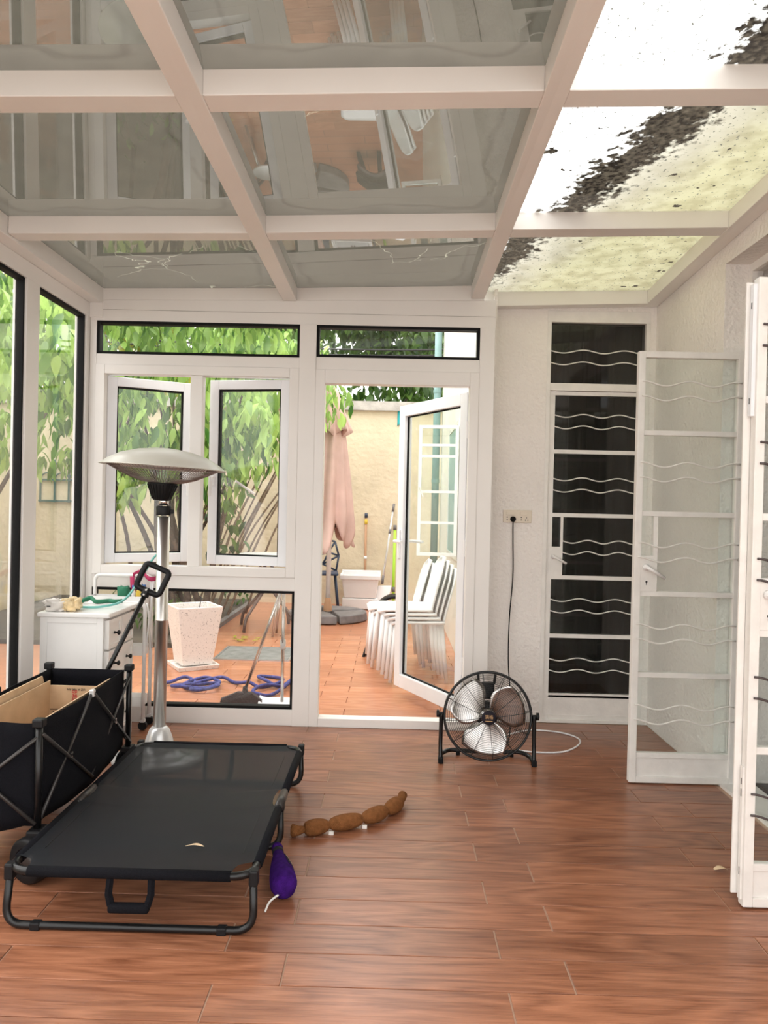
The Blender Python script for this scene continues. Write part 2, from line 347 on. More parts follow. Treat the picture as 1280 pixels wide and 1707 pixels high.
def spline(pts, n=8):
    P = [Vector(p) for p in pts]; out = []
    for i in range(len(P)-1):
        a, b, c, d = P[max(0, i-1)], P[i], P[i+1], P[min(len(P)-1, i+2)]
        for k in range(n):
            t = k/n; out.append(.5*((2*b)+(c-a)*t+(2*a-5*b+4*c-d)*t*t+(3*b-a-3*c+d)*t**3))
    out.append(P[-1]); return out
def rround(pts, r, n=5, closed=False):      # polyline with rounded corners
    P = [Vector(p) for p in pts]; out = []; L = len(P)
    for i in range(L):
        if not closed and i in (0, L-1): out.append(P[i]); continue
        a, b, c = P[i-1], P[i], P[(i+1) % L]; d1 = (a-b).normalized(); d2 = (c-b).normalized()
        rr = min(r, (a-b).length*.49, (c-b).length*.49); p1 = b+d1*rr; p2 = b+d2*rr
        for k in range(n+1):
            t = k/n; out.append((1-t)**2*p1 + 2*t*(1-t)*b + t*t*p2)
    return out
def text_obj(s, size, mt, parent, M, name='lettering', extrude=.0004):
    cu = bpy.data.curves.new('txt', 'FONT'); cu.body = s; cu.size = size; cu.align_x = 'CENTER'; cu.align_y = 'CENTER'; cu.extrude = extrude; cu.resolution_u = 3
    t = bpy.data.objects.new('txt', cu); COL.objects.link(t)
    dg = bpy.context.evaluated_depsgraph_get(); me = bpy.data.meshes.new_from_object(t.evaluated_get(dg))
    bpy.data.objects.remove(t); bpy.data.curves.remove(cu)
    me.materials.clear(); me.materials.append(MATS[mt]); me.transform(M)
    o = bpy.data.objects.new(name, me); COL.objects.link(o); o.parent = parent; return o

# ================================================================ SETTING
FAR = 4.38        # inner face of the glazed far wall
LX, RX = -1.79, 1.584
# ---- indoor floor of 150 x 800 wood-look planks
floor = MB().box(-1.86, 1.60, -1.6, 4.60, -.06, -.004).build('floor', 'grout_in'); tag(floor, 'reddish wood-look plank tile floor of the sunroom', 'floor', kind='structure')
PLK = {}
def plank_mesh(w_, nm, mt):
    k = (round(w_, 3), mt)
    if k not in PLK:
        o = MB().cbox((0, 0, -.006), (w_-.005, .147, .012), bev=.0012).build(nm, mt); PLK[k] = o.data; bpy.data.objects.remove(o)
    return PLK[k]
def lay(parent, mt, x0, x1, rows, Xs):
    for i, y in rows:
        xs = Xs[i % 2]; x = xs + math.floor((x0-xs)/.8)*.8
        while x < x1-1e-6:
            a, b = max(x, x0), min(x+.8, x1)
            if b-a > .02:
                o = bpy.data.objects.new('plank', plank_mesh(b-a, 'plank', mt)); COL.objects.link(o); o.parent = parent; o.location = ((a+b)/2, y+.075, 0)
            x += .8
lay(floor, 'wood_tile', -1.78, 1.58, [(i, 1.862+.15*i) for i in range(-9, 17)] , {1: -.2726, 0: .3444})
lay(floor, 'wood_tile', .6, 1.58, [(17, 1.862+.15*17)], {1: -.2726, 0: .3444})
# ---- patio outside
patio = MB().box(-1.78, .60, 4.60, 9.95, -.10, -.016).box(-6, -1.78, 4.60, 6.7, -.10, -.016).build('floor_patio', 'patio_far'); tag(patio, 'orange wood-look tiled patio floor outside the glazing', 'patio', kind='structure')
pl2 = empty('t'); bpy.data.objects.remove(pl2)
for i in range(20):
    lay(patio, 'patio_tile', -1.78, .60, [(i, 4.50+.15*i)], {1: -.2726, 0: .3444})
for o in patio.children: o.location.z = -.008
ground = MB().box(-14, 8, -6, 22, -.3, -.11).build('ground', 'soil'); tag(ground, 'dark garden soil and ground around the house', 'ground', kind='structure')
bed = MB().box(-4.4, -1.80, 6.74, 9.95, -.1, .02).build('garden_bed', 'soil'); tag(bed, 'dark planting bed beside the patio under the shrub', 'garden bed', kind='structure')
kerb = MB().box(-1.83, -1.77, 6.7, 9.93, -.1, .03).build('trim_1', 'base_grey'); tag(kerb, 'thin concrete edging between planting bed and patio', 'kerb', kind='structure')

# ---- roof
def Zb(X, Y):
    return 2.484 + ((X+.62)*.02 if X < -.62 else (X+.62)*(.032+.023*(4.38-Y)))
BH = .082
def Yn(i, X):
    return [3.29, 2.19, 1.09, -.01][i] + max(0, X+.62)*[.064, .09, .09, .09][i]
BW = .095
ceiling = struct('ceiling', 'sunroom roof of white beams with grey and dirt-stained glass panes', 'ceiling')
def beam(x0, x1, y0a, y0b, y1a, y1b, name='beam', dz=0, mt='upvc', h=BH):
    q = [(x0, y0a), (x1, y0b), (x1, y1b), (x0, y1a)]
    MB().hexa([(x, y, Zb(x, y)+dz) for x, y in q] + [(x, y, Zb(x, y)+h) for x, y in q]).build(name, mt, ceiling, bev=.003)
XB = [(-1.79, -1.715), (-.66, -.58), (.435, .512), (1.50, 1.584)]
YEND = -.01
for a, b in XB[1:3]: beam(a, b, YEND, YEND, 4.375, 4.375, 'beam')
beam(1.50, 1.584, YEND, YEND, 4.575, 4.575, 'edge_beam')
for i in range(4):
    for (a, b) in ((XB[0][1], XB[1][0]), (XB[1][1], XB[2][0]), (XB[2][1], XB[3][0])):
        beam(a, b, Yn(i, a), Yn(i, b), Yn(i, a)+BW, Yn(i, b)+BW, 'cross_beam', .002)
# panes
def pane(x0, x1, i, mt):
    def ya(x): return (Yn(i, x)+BW) if i < 4 else 0
    def yb(x): return FAR if i == 0 and x < .5 else (4.50 if i == 0 else Yn(i-1, x))
    me = bpy.data.meshes.new('roof_pane'); n_ = 6; vs = []; uv = []
    for j in range(n_+1):
        for k in range(n_+1):
            x = x0-.01+(x1-x0+.02)*k/n_; y = ya(x)-.01 + (yb(x)-ya(x)+.02)*j/n_
            vs.append((x, y, Zb(x, y)+BH-.004)); uv.append((k/n_, j/n_))
    fs = [(j*(n_+1)+k, j*(n_+1)+k+1, (j+1)*(n_+1)+k+1, (j+1)*(n_+1)+k) for j in range(n_) for k in range(n_)]
    me.from_pydata(vs, [], fs); ul = me.uv_layers.new(name='UVMap')
    for lp in me.loops: ul.data[lp.index].uv = uv[lp.vertex_index]
    me.polygons.foreach_set('use_smooth', [True]*len(me.polygons)); me.materials.append(MATS[mt])
    o = bpy.data.objects.new('roof_pane', me); COL.objects.link(o); o.parent = ceiling; return o
for i in range(4):
    pane(XB[0][1], XB[1][0], i, 'roof_grey'); pane(XB[1][1], XB[2][0], i, 'roof_grey')
    p = pane(XB[2][1], XB[3][0], i, 'roof_dirty')
    if i == 0: p['label'] = 'yellowish glass pane stained with algae and leaf litter'
# far ridge fascia along the top of the glazed wall, and over the stucco wall
MB().hexa([(-1.715, FAR, 2.472), (.513, FAR, 2.512), (.513, FAR+.07, 2.512), (-1.715, FAR+.07, 2.472),
           (-1.715, FAR, 2.56), (.513, FAR, 2.64), (.513, FAR+.07, 2.64), (-1.715, FAR+.07, 2.56)]).build('edge_beam', 'upvc', ceiling)
MB().hexa([(.514, 4.50, 2.51), (1.50, 4.50, 2.545), (1.50, 4.575, 2.545), (.514, 4.575, 2.51),
           (.514, 4.50, 2.63), (1.50, 4.50, 2.66), (1.50, 4.575, 2.66), (.514, 4.575, 2.63)]).build('edge_beam', 'upvc', ceiling, bev=.003)

# ---- left glazed wall (X = LX)
wl = struct('wall_left', 'glazed left wall of white frames with tall panes', 'wall')
ztop = 2.455
def lwbox(y0, y1, z0, z1, name, x0=LX-.07, x1=LX, mt='upvc'): return MB().box(x0, x1, y0, y1, z0, z1).build(name, mt, wl, bev=.002)
lwbox(1.0, 4.375, 2.37, 2.452, 'top_rail'); lwbox(1.0, 4.375, 0, .09, 'bottom_rail')
lwbox(-.01, 4.375, 2.453, 2.57, 'edge_beam', LX-.07, -1.717); lwbox(4.375, 4.46, 2.37, 2.57, 'corner_cap', LX-.07, -1.715)
LP = [(3.625, 3.757), (2.30, 2.43), (1.0, 1.13)]
lwbox(4.335, 4.45, .09, 2.37, 'corner_post')
for a, b in LP: lwbox(a, b, .09, 2.37, 'post')
spans = [(3.757, 4.335), (2.43, 3.625), (1.13, 2.30)]
for a, b in spans:
    g = MB()
    for (ya, yb, za, zb) in ((a, a+.016, .09, 2.37), (b-.016, b, .09, 2.37), (a, b, 2.354, 2.37), (a, b, .09, .106)): g.box(LX-.05, LX-.012, ya, yb, za, zb)
    g.build('gasket', 'rubber', wl)
    MB().box(LX-.036, LX-.028, a+.012, b-.012, .102, 2.358).build('pane', 'glass', wl)
# ---- far glazed wall
wf = struct('wall_far', 'white framed far wall with transoms, casements and patio door opening', 'wall')
FB = FAR+.07
def fw_(x0, x1, z0, z1, name, y0=FAR, y1=FB, mt='upvc', par=wf): return MB().box(x0, x1, y0, y1, z0, z1).build(name, mt, par, bev=.002)
MB().hexa([(-1.788, FAR+.002, 2.352), (.58, FAR+.002, 2.352), (.58, FB, 2.352), (-1.788, FB, 2.352), (-1.788, FAR+.002, 2.47), (.58, FAR+.002, 2.512), (.58, FB, 2.512), (-1.788, FB, 2.47)]).build('head_panel', 'upvc', wf)
fw_(-1.788, .58, 2.415, 2.418, 'seam_line', FAR-.0005, FAR+.001, 'concrete')
fw_(-1.788, -1.75, .0, 2.352, 'post'); fw_(-.557, -.46, 0, 2.352, 'post', FAR-.012); fw_(.493, .58, 0, 2.352, 'post', FAR-.006, FB)
fw_(-1.75, -.557, 2.095, 2.158, 'rail'); fw_(-.46, .493, 2.09, 2.164, 'rail'); fw_(-1.75, -.557, .79, .868, 'rail'); fw_(-1.75, -.557, 0, .094, 'rail')
def fixed_window(name, label, x0, x1, z0, z1):
    wn = struct(name, label, 'window')
    MB().frame(x0, x1, z0, z1, .016, FAR+.004, FB-.01).build('gasket', 'rubber', wn)
    MB().box(x0+.014, x1-.014, FAR+.03, FAR+.036, z0+.014, z1-.014).build('pane', 'glass', wn)
    return wn
fixed_window('window_1', 'long narrow transom window above the two casements', -1.75, -.557, 2.158, 2.352)
fixed_window('window_2', 'long narrow transom window above the patio door', -.46, .493, 2.164, 2.352)
fixed_window('window_3', 'wide low fixed window showing the planter and rope outside', -1.75, -.557, .094, .79)
# casement pair
wc = struct('window_4', 'pair of open white casement windows behind the patio heater', 'window')
MB().frame(-1.75, -.557, .868, 2.095, .055, FAR-.012, FB).build('frame', 'upvc', wc, bev=.003)
MB().box(-1.192, -1.121, FAR-.004, FB, .923, 2.04).build('mullion', 'upvc', wc, bev=.003)
def sash(hx, wd, sgn, ang):
    s_ = MB(); a, b = (0, wd) if sgn > 0 else (-wd, 0)
    s_.frame(a, b, 0, 1.105, .055, 0, .055); s = s_.build('sash', 'upvc_cool', wc, bev=.003)
    s.location = (hx, FB-.035, .929); s.rotation_euler = (0, 0, ang*sgn)
    MB().frame(a+.055, b-.055, .055, 1.05, .008, .012, .045).build('gasket', 'rubber', s)
    MB().box(a+.058, b-.058, .026, .032, .058, 1.047).build('pane', 'glass', s)
    hx_ = (b-.03) if sgn > 0 else (a+.03)
    MB().cbox((hx_, -.006, .5), (.022, .012, .06), bev=.003).tube([(hx_, -.012, .52), (hx_, -.035, .52), (hx_, -.037, .41)], .008).build('handle', 'white_plastic', s)
    return s
sash(-1.692, .50, 1, math.radians(28)); sash(-.615, .50, -1, math.radians(10))
MB().tube([(-.93, FB-.0, 1.43), (-.84, FB+.10, 1.36)], .007).build('stay_arm', 'white_metal', wc)
# patio door
wd = struct('door_1', 'white glazed patio door standing open onto the patio', 'door')
f_ = MB(); f_.box(-.46, -.405, FAR-.012, FB, 0, 2.09); f_.box(.44, .493, FAR-.012, FB, 0, 2.09); f_.box(-.405, .44, FAR-.012, FB, 2.01, 2.09); f_.box(-.405, .44, FAR-.012, FB, 0, .052)
f_.build('frame', 'upvc', wd, bev=.003)
lf = MB().frame(-.84, 0, 0, 1.93, .075, 0, .06, .09).build('leaf', 'upvc_cool', wd, bev=.004)
lf.location = (.435, FB+.004, .062); lf.rotation_euler = (0, 0, -math.radians(62))
MB().frame(-.765, -.075, .09, 1.855, .008, .024, .038).build('gasket', 'rubber', lf)
MB().box(-.76, -.08, .028, .034, .095, 1.85).build('pane', 'glass_green', lf)
MB().box(.0005, .012, .004, .02, .02, 1.91).box(.0005, .012, .026, .034, .02, 1.91).box(.0005, .008, .042, .054, .02, 1.91).build('edge_profile', 'aluminium', lf)
h = MB().cbox((-.8, -.006, .98), (.028, .012, .2), bev=.003).tube(rround([(-.8, -.01, 1.0), (-.8, -.05, 1.0), (-.68, -.052, 1.0)], .02), .01)
h.cbox((-.8, .066, .98), (.028, .012, .2), bev=.003).tube(rround([(-.8, .07, 1.0), (-.8, .11, 1.0), (-.68, .112, 1.0)], .02), .01); h.build('handle', 'white_plastic', lf)
for z in (.3, 1.0, 1.7): MB().tube([(.014, -.004, z-.05), (.014, -.004, z+.05)], .011).build('hinge', 'white_plastic', lf)

# ---- stucco wall beside the glazing, with the dark door
BK = 4.58
wb = MB().box(.581, .925, BK, BK+.15, 0, 2.75).box(1.55, 1.90, BK, BK+.15, 0, 2.75).box(.925, 1.55, BK, BK+.15, 2.515, 2.75).box(.581, .60, FB, BK, 0, 2.6)
wb = wb.build('wall_back', 'stucco_white'); tag(wb, 'white textured stucco wall around the dark glazed door', 'wall', kind='structure')
# ---- right stucco wall with the double door opening
OY0, OY1, OZ = 2.44, 3.64, 2.505
wr = MB().box(RX, RX+.30, OY1, BK, 0, 2.9).box(RX, RX+.30, 1.0, OY0, 0, 2.9).box(RX, RX+.30, OY0, OY1, OZ, 2.9)
wr = wr.build('wall_right', 'stucco_white'); tag(wr, 'white textured stucco wall at the right with wide door opening', 'wall', kind='structure')
rm = MB().box(1.885, 3.6, 1.4, 4.7, -.06, -.002)
tag(rm.build('floor_room', 'carpet_grey'), 'grey floor of the room beyond the right opening', 'floor', kind='structure')
tag(MB().box(3.6, 3.66, 1.4, 4.7, 0, 2.9).box(1.885, 3.6, 4.58, 4.66, 0, 2.9).box(1.885, 3.6, 1.34, 1.4, 0, 2.9).box(1.885, 3.66, 1.34, 4.66, 2.9, 2.95).build('wall_room', 'wall_room'), 'plain light wall of the room beyond the right opening', 'wall', kind='structure')
tr = struct('trim_2', 'white door frame with transom light in the right wall opening', 'door frame')
t_ = MB()
t_.box(1.70, 1.75, OY0, OY0+.035, 0, OZ).box(1.70, 1.75, OY1-.03, OY1, 0, OZ).box(1.70, 1.75, OY0+.035, OY1-.03, OZ-.04, OZ).box(1.70, 1.75, OY0+.035, OY1-.03, 2.08, 2.13); t_.build('frame', 'paint_white', tr)
MB().box(1.722, 1.728, OY0+.035, OY1-.03, 2.13, OZ-.04).build('pane', 'glass', tr)
MB().box(1.60, 1.76, OY0, OY1, -.004, .012).build('threshold', 'paint_white', tr)

# ---- steel glazed leaves with wavy bars
RAILS = [.13, .516, .905, 1.288, 1.674]
def wavy(x0, x1, z, y, per=2.1, amp=.012, n_=36, ph=0):
    return [(x0+(x1-x0)*k/n_, y, z+amp*math.cos(2*PI*per*k/n_+ph)) for k in range(n_+1)]
def steel_leaf(par, W, H, lock='left', glass_m='glass_green', bar_m='bar_white', bar_y=-.022, bar_r=.0042, edge_bolts=False, rails=RAILS):
    s = .032
    MB().box(0, s, -.018, .018, 0, H).box(W-s, W, -.018, .018, 0, H).box(s, W-s, -.018, .018, H-.03, H).box(s, W-s, -.018, .018, 0, .03).build('stile_frame', 'paint_white', par, bev=.002)
    MB().box(s, W-s, -.008, .008, .03, rails[0]-.012).build('kick_panel', 'paint_white', par)
    for z in rails: MB().box(s, W-s, -.014, .014, z-.012, z+.012).build('rail', 'paint_white', par, bev=.002)
    zs = rails + [H-.018]
    lk = 2
    for k in range(len(rails)):
        z0, z1 = zs[k]+.012, zs[k+1]-.012
        x0 = s
        if k == lk:
            MB().box(s+.058, s+.078, -.014, .014, z0, z1).build('lock_stile', 'paint_white', par)
            zl = z0+.17
            pl = MB().box(s, s+.058, -.016, .016, z0, zl).build('lock_plate', 'paint_white', par)
            hn = MB().lathe([(.0, 0), (.016, 0), (.016, .012), (.009, .016), (.009, .03)], 14, (s+.024, -.016, z0+.115), Matrix.Rotation(PI/2, 3, 'X'))
            hn.tube([(s+.024, -.042, z0+.115), (s+.05, -.046, z0+.10), (s+.105, -.046, z0+.065)], [.009, .009, .007]); hn.build('handle', 'white_metal', pl, smooth=True)
            MB().lathe([(.005, 0), (.005, .001)], 12, (s+.028, -.0162, z0+.045), Matrix.Rotation(PI/2, 3, 'X')).box(s+.0262, s+.0298, -.0175, -.0162, z0+.03, z0+.045).build('keyhole', 'ink_black', pl)
            MB().box(s, s+.058, -.003, .003, zl, z1).build('pane', glass_m, par)
            x0 = s+.078
        MB().box(x0, W-s, -.003, .003, z0, z1).build('pane', glass_m, par)
        for dz in (.152, .222):
            MB().tube(wavy(s*.5, W-s*.5, zs[k]+dz+.012, bar_y), bar_r, 6).build('wavy_bar', bar_m, par, smooth=True)
    if edge_bolts:
        b = MB().box(-.006, 0, -.006, .012, .02, .46).build('flush_bolt', 'paint_white', par)
        MB().box(-.0072, -.006, .001, .004, .10, .125).box(-.0072, -.006, .001, .004, .36, .385).box(-.0072, -.006, .001, .004, .40, .42).build('slot', 'ink_black', b)
        b2 = MB().box(-.012, 0, -.006, .014, 1.62, H-.02).build('flush_bolt', 'upvc_cool', par)
        MB().box(-.0132, -.012, .003, .006, 1.66, 1.68).box(-.0132, -.012, .003, .006, H-.1, H-.08).build('slot', 'ink_black', b2)
        MB().box(-.024, -.001, .018, .024, 0.03, H-.01).build('rebate_strip', 'paint_white', par)
d3 = struct('door_3', 'white steel door leaf with wavy bars and lever handle, farther of the open pair', 'door', (1.164, 3.605, .006))
steel_leaf(d3, .505, 2.062)
d4 = struct('door_4', 'white steel door leaf with wavy bars, nearest at the right edge', 'door', (1.187, 2.49, .006))
steel_leaf(d4, .50, 2.075, bar_m='wire_dark', edge_bolts=True, glass_m='glass_green')
# dark door in the back wall
d2 = struct('door_2', 'closed white framed door with dark panes beside the wall socket', 'door', (.925, BK+.03, .0))
f_ = MB().box(0, .025, -.03, .05, .02, 2.445).box(.60, .625, -.03, .05, .02, 2.445).box(.0, .625, -.03, .05, 2.445, 2.515).box(.0, .625, -.03, .05, 0, .02).box(.025, .60, -.028, .05, 2.03, 2.075).build('frame', 'paint_white', d2, bev=.002)
lf2 = MB().box(.027, .06, -.012, .03, .02, 2.028).build('leaf_stile', 'paint_white', d2)
MB().box(.565, .598, -.012, .03, .02, 2.028).build('leaf_stile', 'paint_white', d2)
MB().box(.06, .565, -.012, .03, .02, .165).box(.06, .565, -.018, .03, .02, .045).build('kick_panel', 'paint_white', d2)
R2 = [.165, .53, .889, 1.271, 1.659, 2.015]
for z in R2: MB().box(.06, .565, -.012, .03, z-.012, z+.012).build('rail', 'paint_white', d2)
for k in range(5):
    z0, z1 = R2[k]+.012, R2[k+1]-.012; x0 = .06
    if k == 2:
        MB().box(.112, .127, -.012, .03, z0, z1).build('lock_stile', 'paint_white', d2)
        pl = MB().box(.04, .114, -.016, .03, z0, z0+.175).build('lock_plate', 'paint_white', d2)
        MB().lathe([(.014, 0), (.014, .012), (.008, .016), (.008, .028)], 14, (.068, -.016, z0+.115), Matrix.Rotation(PI/2, 3, 'X')).tube([(.068, -.04, z0+.115), (.09, -.044, z0+.105), (.145, -.044, z0+.075)], [.008, .008, .007]).build('handle', 'white_metal', pl, smooth=True)
        MB().box(.06, .112, 0, .005, z0+.175, z1).build('pane', 'glass_smoke', d2); x0 = .127
    MB().box(x0, .565, 0, .005, z0, z1).build('pane', 'glass_smoke', d2)
    for dz in (.15, .22): MB().tube(wavy(x0, .565, z0+dz-.012, -.006, 2.3, .010, ph=1.2), .0038, 6).build('wavy_bar', 'bar_white', d2, smooth=True)
MB().box(.025, .60, 0, .005, 2.075, 2.445).build('pane', 'glass_smoke', d2)
for z in (2.20, 2.272): MB().tube(wavy(.025, .60, z, -.006, 2.3, .010, ph=1.2), .0038, 6).build('wavy_bar', 'bar_white', d2, smooth=True)
dr = MB().box(.62, 2.0, 4.731, 4.74, 0, 0.001)
dr = MB().box(.64, .66, 4.74, 6.0, 0, 2.8).box(1.9, 1.92, 4.74, 6.0, 0, 2.8).box(.64, 1.92, 6.0, 6.02, 0, 2.8).box(.64, 1.92, 4.74, 6.02, 2.8, 2.82).box(.64, 1.92, 4.74, 6.02, -.02, 0)
tag(dr.build('wall_interior', 'dark_room'), 'unlit interior behind the dark glazed door', 'wall', kind='structure')
ct = MB().grid(lambda u, v: (.93+.62*u, 4.95+.03*math.sin(u*38)+.012*math.sin(u*91), .06+2.5*v), 90, 2).build('curtain', 'curtain_dark', smooth=True, solid=.004)
tag(ct, 'dark pleated curtain hanging behind the dark door panes', 'curtain')

# ---- outside walls
wg = MB().box(-6.0, .75, 9.95, 10.15, -.1, 2.56).build('wall_garden', 'stucco_cream'); tag(wg, 'cream stucco garden wall at the end of the patio', 'wall', kind='structure')
cp = MB().box(-6.0, .75, 9.90, 10.2, 2.56, 2.68).build('trim_3', 'concrete'); tag(cp, 'weathered concrete coping on top of the garden wall', 'coping', kind='structure')
wh = MB().box(.60, .64, FB+.28, 9.3, -.1, 4.6).box(.64, 3.5, 9.2, 9.3, -.1, 4.6).build('wall_house', 'house_cream'); tag(wh, 'pale cream house wall along the right of the patio', 'wall', kind='structure')
pp = thing('drain_pipe', 'grey-green drain pipe at the corner of the cream house wall', 'pipe', (.53, 9.22, 0))
MB().tube([(0, 0, 0), (0, 0, 4.55)], .045, 12).build('pipe', 'pipe_teal', pp, smooth=True)
for z in (.5, 1.6, 2.7, 3.6): MB().lathe([(.05, z), (.05, z+.04)], 12).build('clip', 'pipe_teal', pp)
wsd = MB().box(-5.0, -4.8, -2, 9.95, -.1, 1.55).build('wall_side', 'stucco_cream'); tag(wsd, 'cream garden wall seen through the left glazing', 'wall', kind='structure')
ig = thing('iron_railing', 'dark green wrought iron panel fixed to the garden wall at the far left', 'railing', (-4.3, 9.93, 1.25))
for z in (.02, .30): MB().box(-.40, .40, -.014, .014, z-.012, z+.012).build('rail', 'iron_green', ig)
for k in range(5):
    x = -.38+k*.19
    MB().tube([(x, 0, 0), (x, 0, .50)], .014, 6).lathe([(.0, .49), (.026, .51), (.0, .58)], 8, (x, 0, 0), close=False).build('bar', 'iron_green', ig)
    if k < 4: MB().tube(arc((x+.095, 0, .30), .095, 0, PI, 8), .009, 6).build('arch', 'iron_green', ig)
w5 = struct('window_5', 'white steel casement of the house wall swung open over the chairs', 'window')
cs = MB().frame(-.36, 0, 0, 1.18, .03, -.012, .012).build('casement', 'white_gloss', w5, loc=(.592, 6.75, .86), rz=-.12)
for z in (.30, .58, .90, 1.0): MB().box(-.33, -.03, -.012, .012, z-.012, z+.012).build('glazing_bar', 'white_gloss', cs)
MB().box(-.33, -.03, -.002, .002, .03, 1.15).build('pane', 'glass_green', cs)
MB().tube([(-.345, -.014, .62), (-.34, -.04, .62), (-.31, -.04, .53)], .007, 6).build('handle', 'white_metal', cs)
MB().box(.588, .60, 6.76, 7.9, .82, .86).box(.588, .60, 6.76, 7.9, 2.06, 2.10).box(.588, .60, 6.76, 6.80, .86, 2.06).box(.588, .60, 7.86, 7.9, .86, 2.06).build('frame', 'white_gloss', w5)
MB().box(.594, .60, 6.80, 7.86, .86, 2.06).build('window_pane', 'pipe_teal', w5)

# ================================================================ THINGS INDOORS
# ---- dog cot
cot = thing('pet_cot', 'black mesh folding pet cot in front of the wagon', 'pet cot', (-.765, 2.24, 0))
HX, LEN, CZ = .372, 1.20, .178
ring = rround([(-HX, 0, CZ), (HX, 0, CZ), (HX, LEN, CZ), (-HX, LEN, CZ)], .075, 6, True)
MB().tube(ring, .0125, 10, True).build('top_frame', 'black_metal', cot, smooth=True)
for y, lean in ((.005, 0), (.56, .0), (LEN-.005, 0)):
    yy = y
    lg = MB().tube(rround([(-HX+.002, yy+.02, CZ), (-HX-.006, yy, .012), (HX+.006, yy, .012), (HX-.002, yy+.02, CZ)], .06, 6), .012, 10).build('leg', 'black_metal', cot, smooth=True)
    for sx in (-1, 1):
        MB().cbox((sx*(HX-.09), yy, .012), (.03, .028, .024), bev=.004).build('foot_sleeve', 'black_plastic', lg)
        MB().cbox((sx*HX, yy+.02, CZ-.012), (.028, .034, .05), bev=.006).build('joint', 'black_plastic', lg)
for sx in (-1, 1):
    MB().tube([(sx*HX, .515, CZ), (sx*HX, .66, CZ)], .017, 10).build('hinge_sleeve', 'bar_grey', cot, smooth=True)
    MB().tube([(sx*(HX-.004), .70, CZ-.012), (sx*(HX-.002), .585, .07)], .007, 8).build('brace', 'black_metal', cot, smooth=True)
def halfw(y):
    w_ = HX
    for c, r in ((0, .075), (LEN, .075)):
        d = abs(y-c)
        if d < r: w_ = min(w_, HX-.012-.052*math.sqrt(max(0, 1-(d/r)**2)))
    d = abs(y-.585)
    if d < .085: w_ = min(w_, HX-.010-.018*math.sqrt(max(0, 1-(d/.085)**2)))
    return w_
ys = sorted(set([round(LEN*k/30, 4) for k in range(31)] + [.003, .01, .02, .05, .075, .095, .105, .11, .5, .503, .51, .53, .64, .66, .667, .67, LEN-.11, LEN-.105, LEN-.095, LEN-.075, LEN-.05, LEN-.02, LEN-.01]))
sh = MB(); NC = 14; vs_ = []
for y in ys:
    for k in range(NC+1):
        t = -1+2*k/NC; x = t*halfw(y)
        sag = .022*(1-t*t)*math.sin(PI*min(1, max(0, y/LEN)))**.6
        vs_.append((x, y, CZ+.012-sag+.0015*noise.noise((x*9, y*9, 1))))
sh.add(vs_, [(j*(NC+1)+k, j*(NC+1)+k+1, (j+1)*(NC+1)+k+1, (j+1)*(NC+1)+k) for j in range(len(ys)-1) for k in range(NC)])
sling = sh.build('sling', 'mesh_cloth', cot, smooth=True)
e_ = MB()
for y in (0, LEN): e_.tube([(-HX+.066, y, CZ), (0, y, CZ), (HX-.066, y, CZ)], .0165, 10)
for sx in (-1, 1):
    for a, b in ((.08, .495), (.68, LEN-.08)): e_.tube([(sx*HX, a, CZ), (sx*HX, b, CZ)], .0165, 10)
e_.build('sleeve', 'black_cloth', sling, smooth=True)
for sx in (-1, 1):
    for a, b in ((.13, .5), (.70, 1.06)): MB().tube([(sx*(HX-.055), y_, CZ+.0125-.022*(1-((HX-.055)/HX)**2)*math.sin(PI*y_/LEN)**.6) for y_ in np.linspace(a, b, 10)], .0012, 4).build('seam', 'ink_black', sling)
for sx in (-1, 1):
    MB().tube([(.005+sx*.062, .0, CZ-.01), (.005+sx*.064, -.008, .12), (.005+sx*.055, -.012, .088)], .012, 6).build('strap', 'black_cloth', cot)
MB().cbox((.005, -.014, .082), (.125, .03, .028), bev=.01).build('strap_grip', 'black_cloth', cot, smooth=True)
MB().tube(rround([(-.06, LEN-.02, CZ-.01), (-.06, LEN-.06, .03), (.06, LEN-.06, .03), (.06, LEN-.02, CZ-.01)], .05), .010, 6).build('strap', 'black_cloth', cot)
tag(MB().grid(lambda u, v: (-.64+.055*u+.006*v, 2.40+.012*v*math.sin(PI*u), .1925+.004*math.sin(PI*u)), 8, 2).build('leaf_sliver', 'dry_leaf', solid=.001), 'thin pale dry leaf lying on the black cot', 'leaf')

# ---- folding wagon
wg_ = thing('folding_wagon', 'black fabric folding wagon with crossed bars left of the cot', 'wagon', (-1.375, 2.99, 0))
WX, WY, WZ0, WZ1 = .185, .44, .18, .525
def panel(p0, p1, inward, name='fabric_panel', top=WZ1, dip=.0, seed=0):
    p0, p1, inw = Vector(p0), Vector(p1), Vector(inward)
    def fn(u, v):
        p = p0.lerp(p1, u); b = .030*math.sin(PI*u)*math.sin(PI*(.15+.85*v)) + .012*noise.noise((u*4+seed, v*3, seed))
        return (p.x+inw.x*b, p.y+inw.y*b, WZ0-.03*math.sin(PI*u)*(1-v) + (top-WZ0-dip*math.sin(PI*u))*v)
    return MB().grid(fn, 18, 8).build(name, 'black_cloth', wg_, smooth=True, solid=.004)
panel((WX-.018, -WY+.02, 0), (WX-.018, WY-.02, 0), (1, 0, 0), dip=.012, seed=1); panel((-WX+.018, WY-.02, 0), (-WX+.018, -WY+.02, 0), (-1, 0, 0), seed=2)
panel((-WX+.018, WY-.018, 0), (WX-.018, WY-.018, 0), (0, .6, 0), seed=3); panel((-WX+.018, -WY+.018, 0), (WX-.018, -WY+.018, 0), (0, -.7, 0), seed=4)
MB().box(-WX+.02, WX-.02, -WY+.02, WY-.02, WZ0-.012, WZ0).build('fabric_floor', 'black_cloth', wg_)
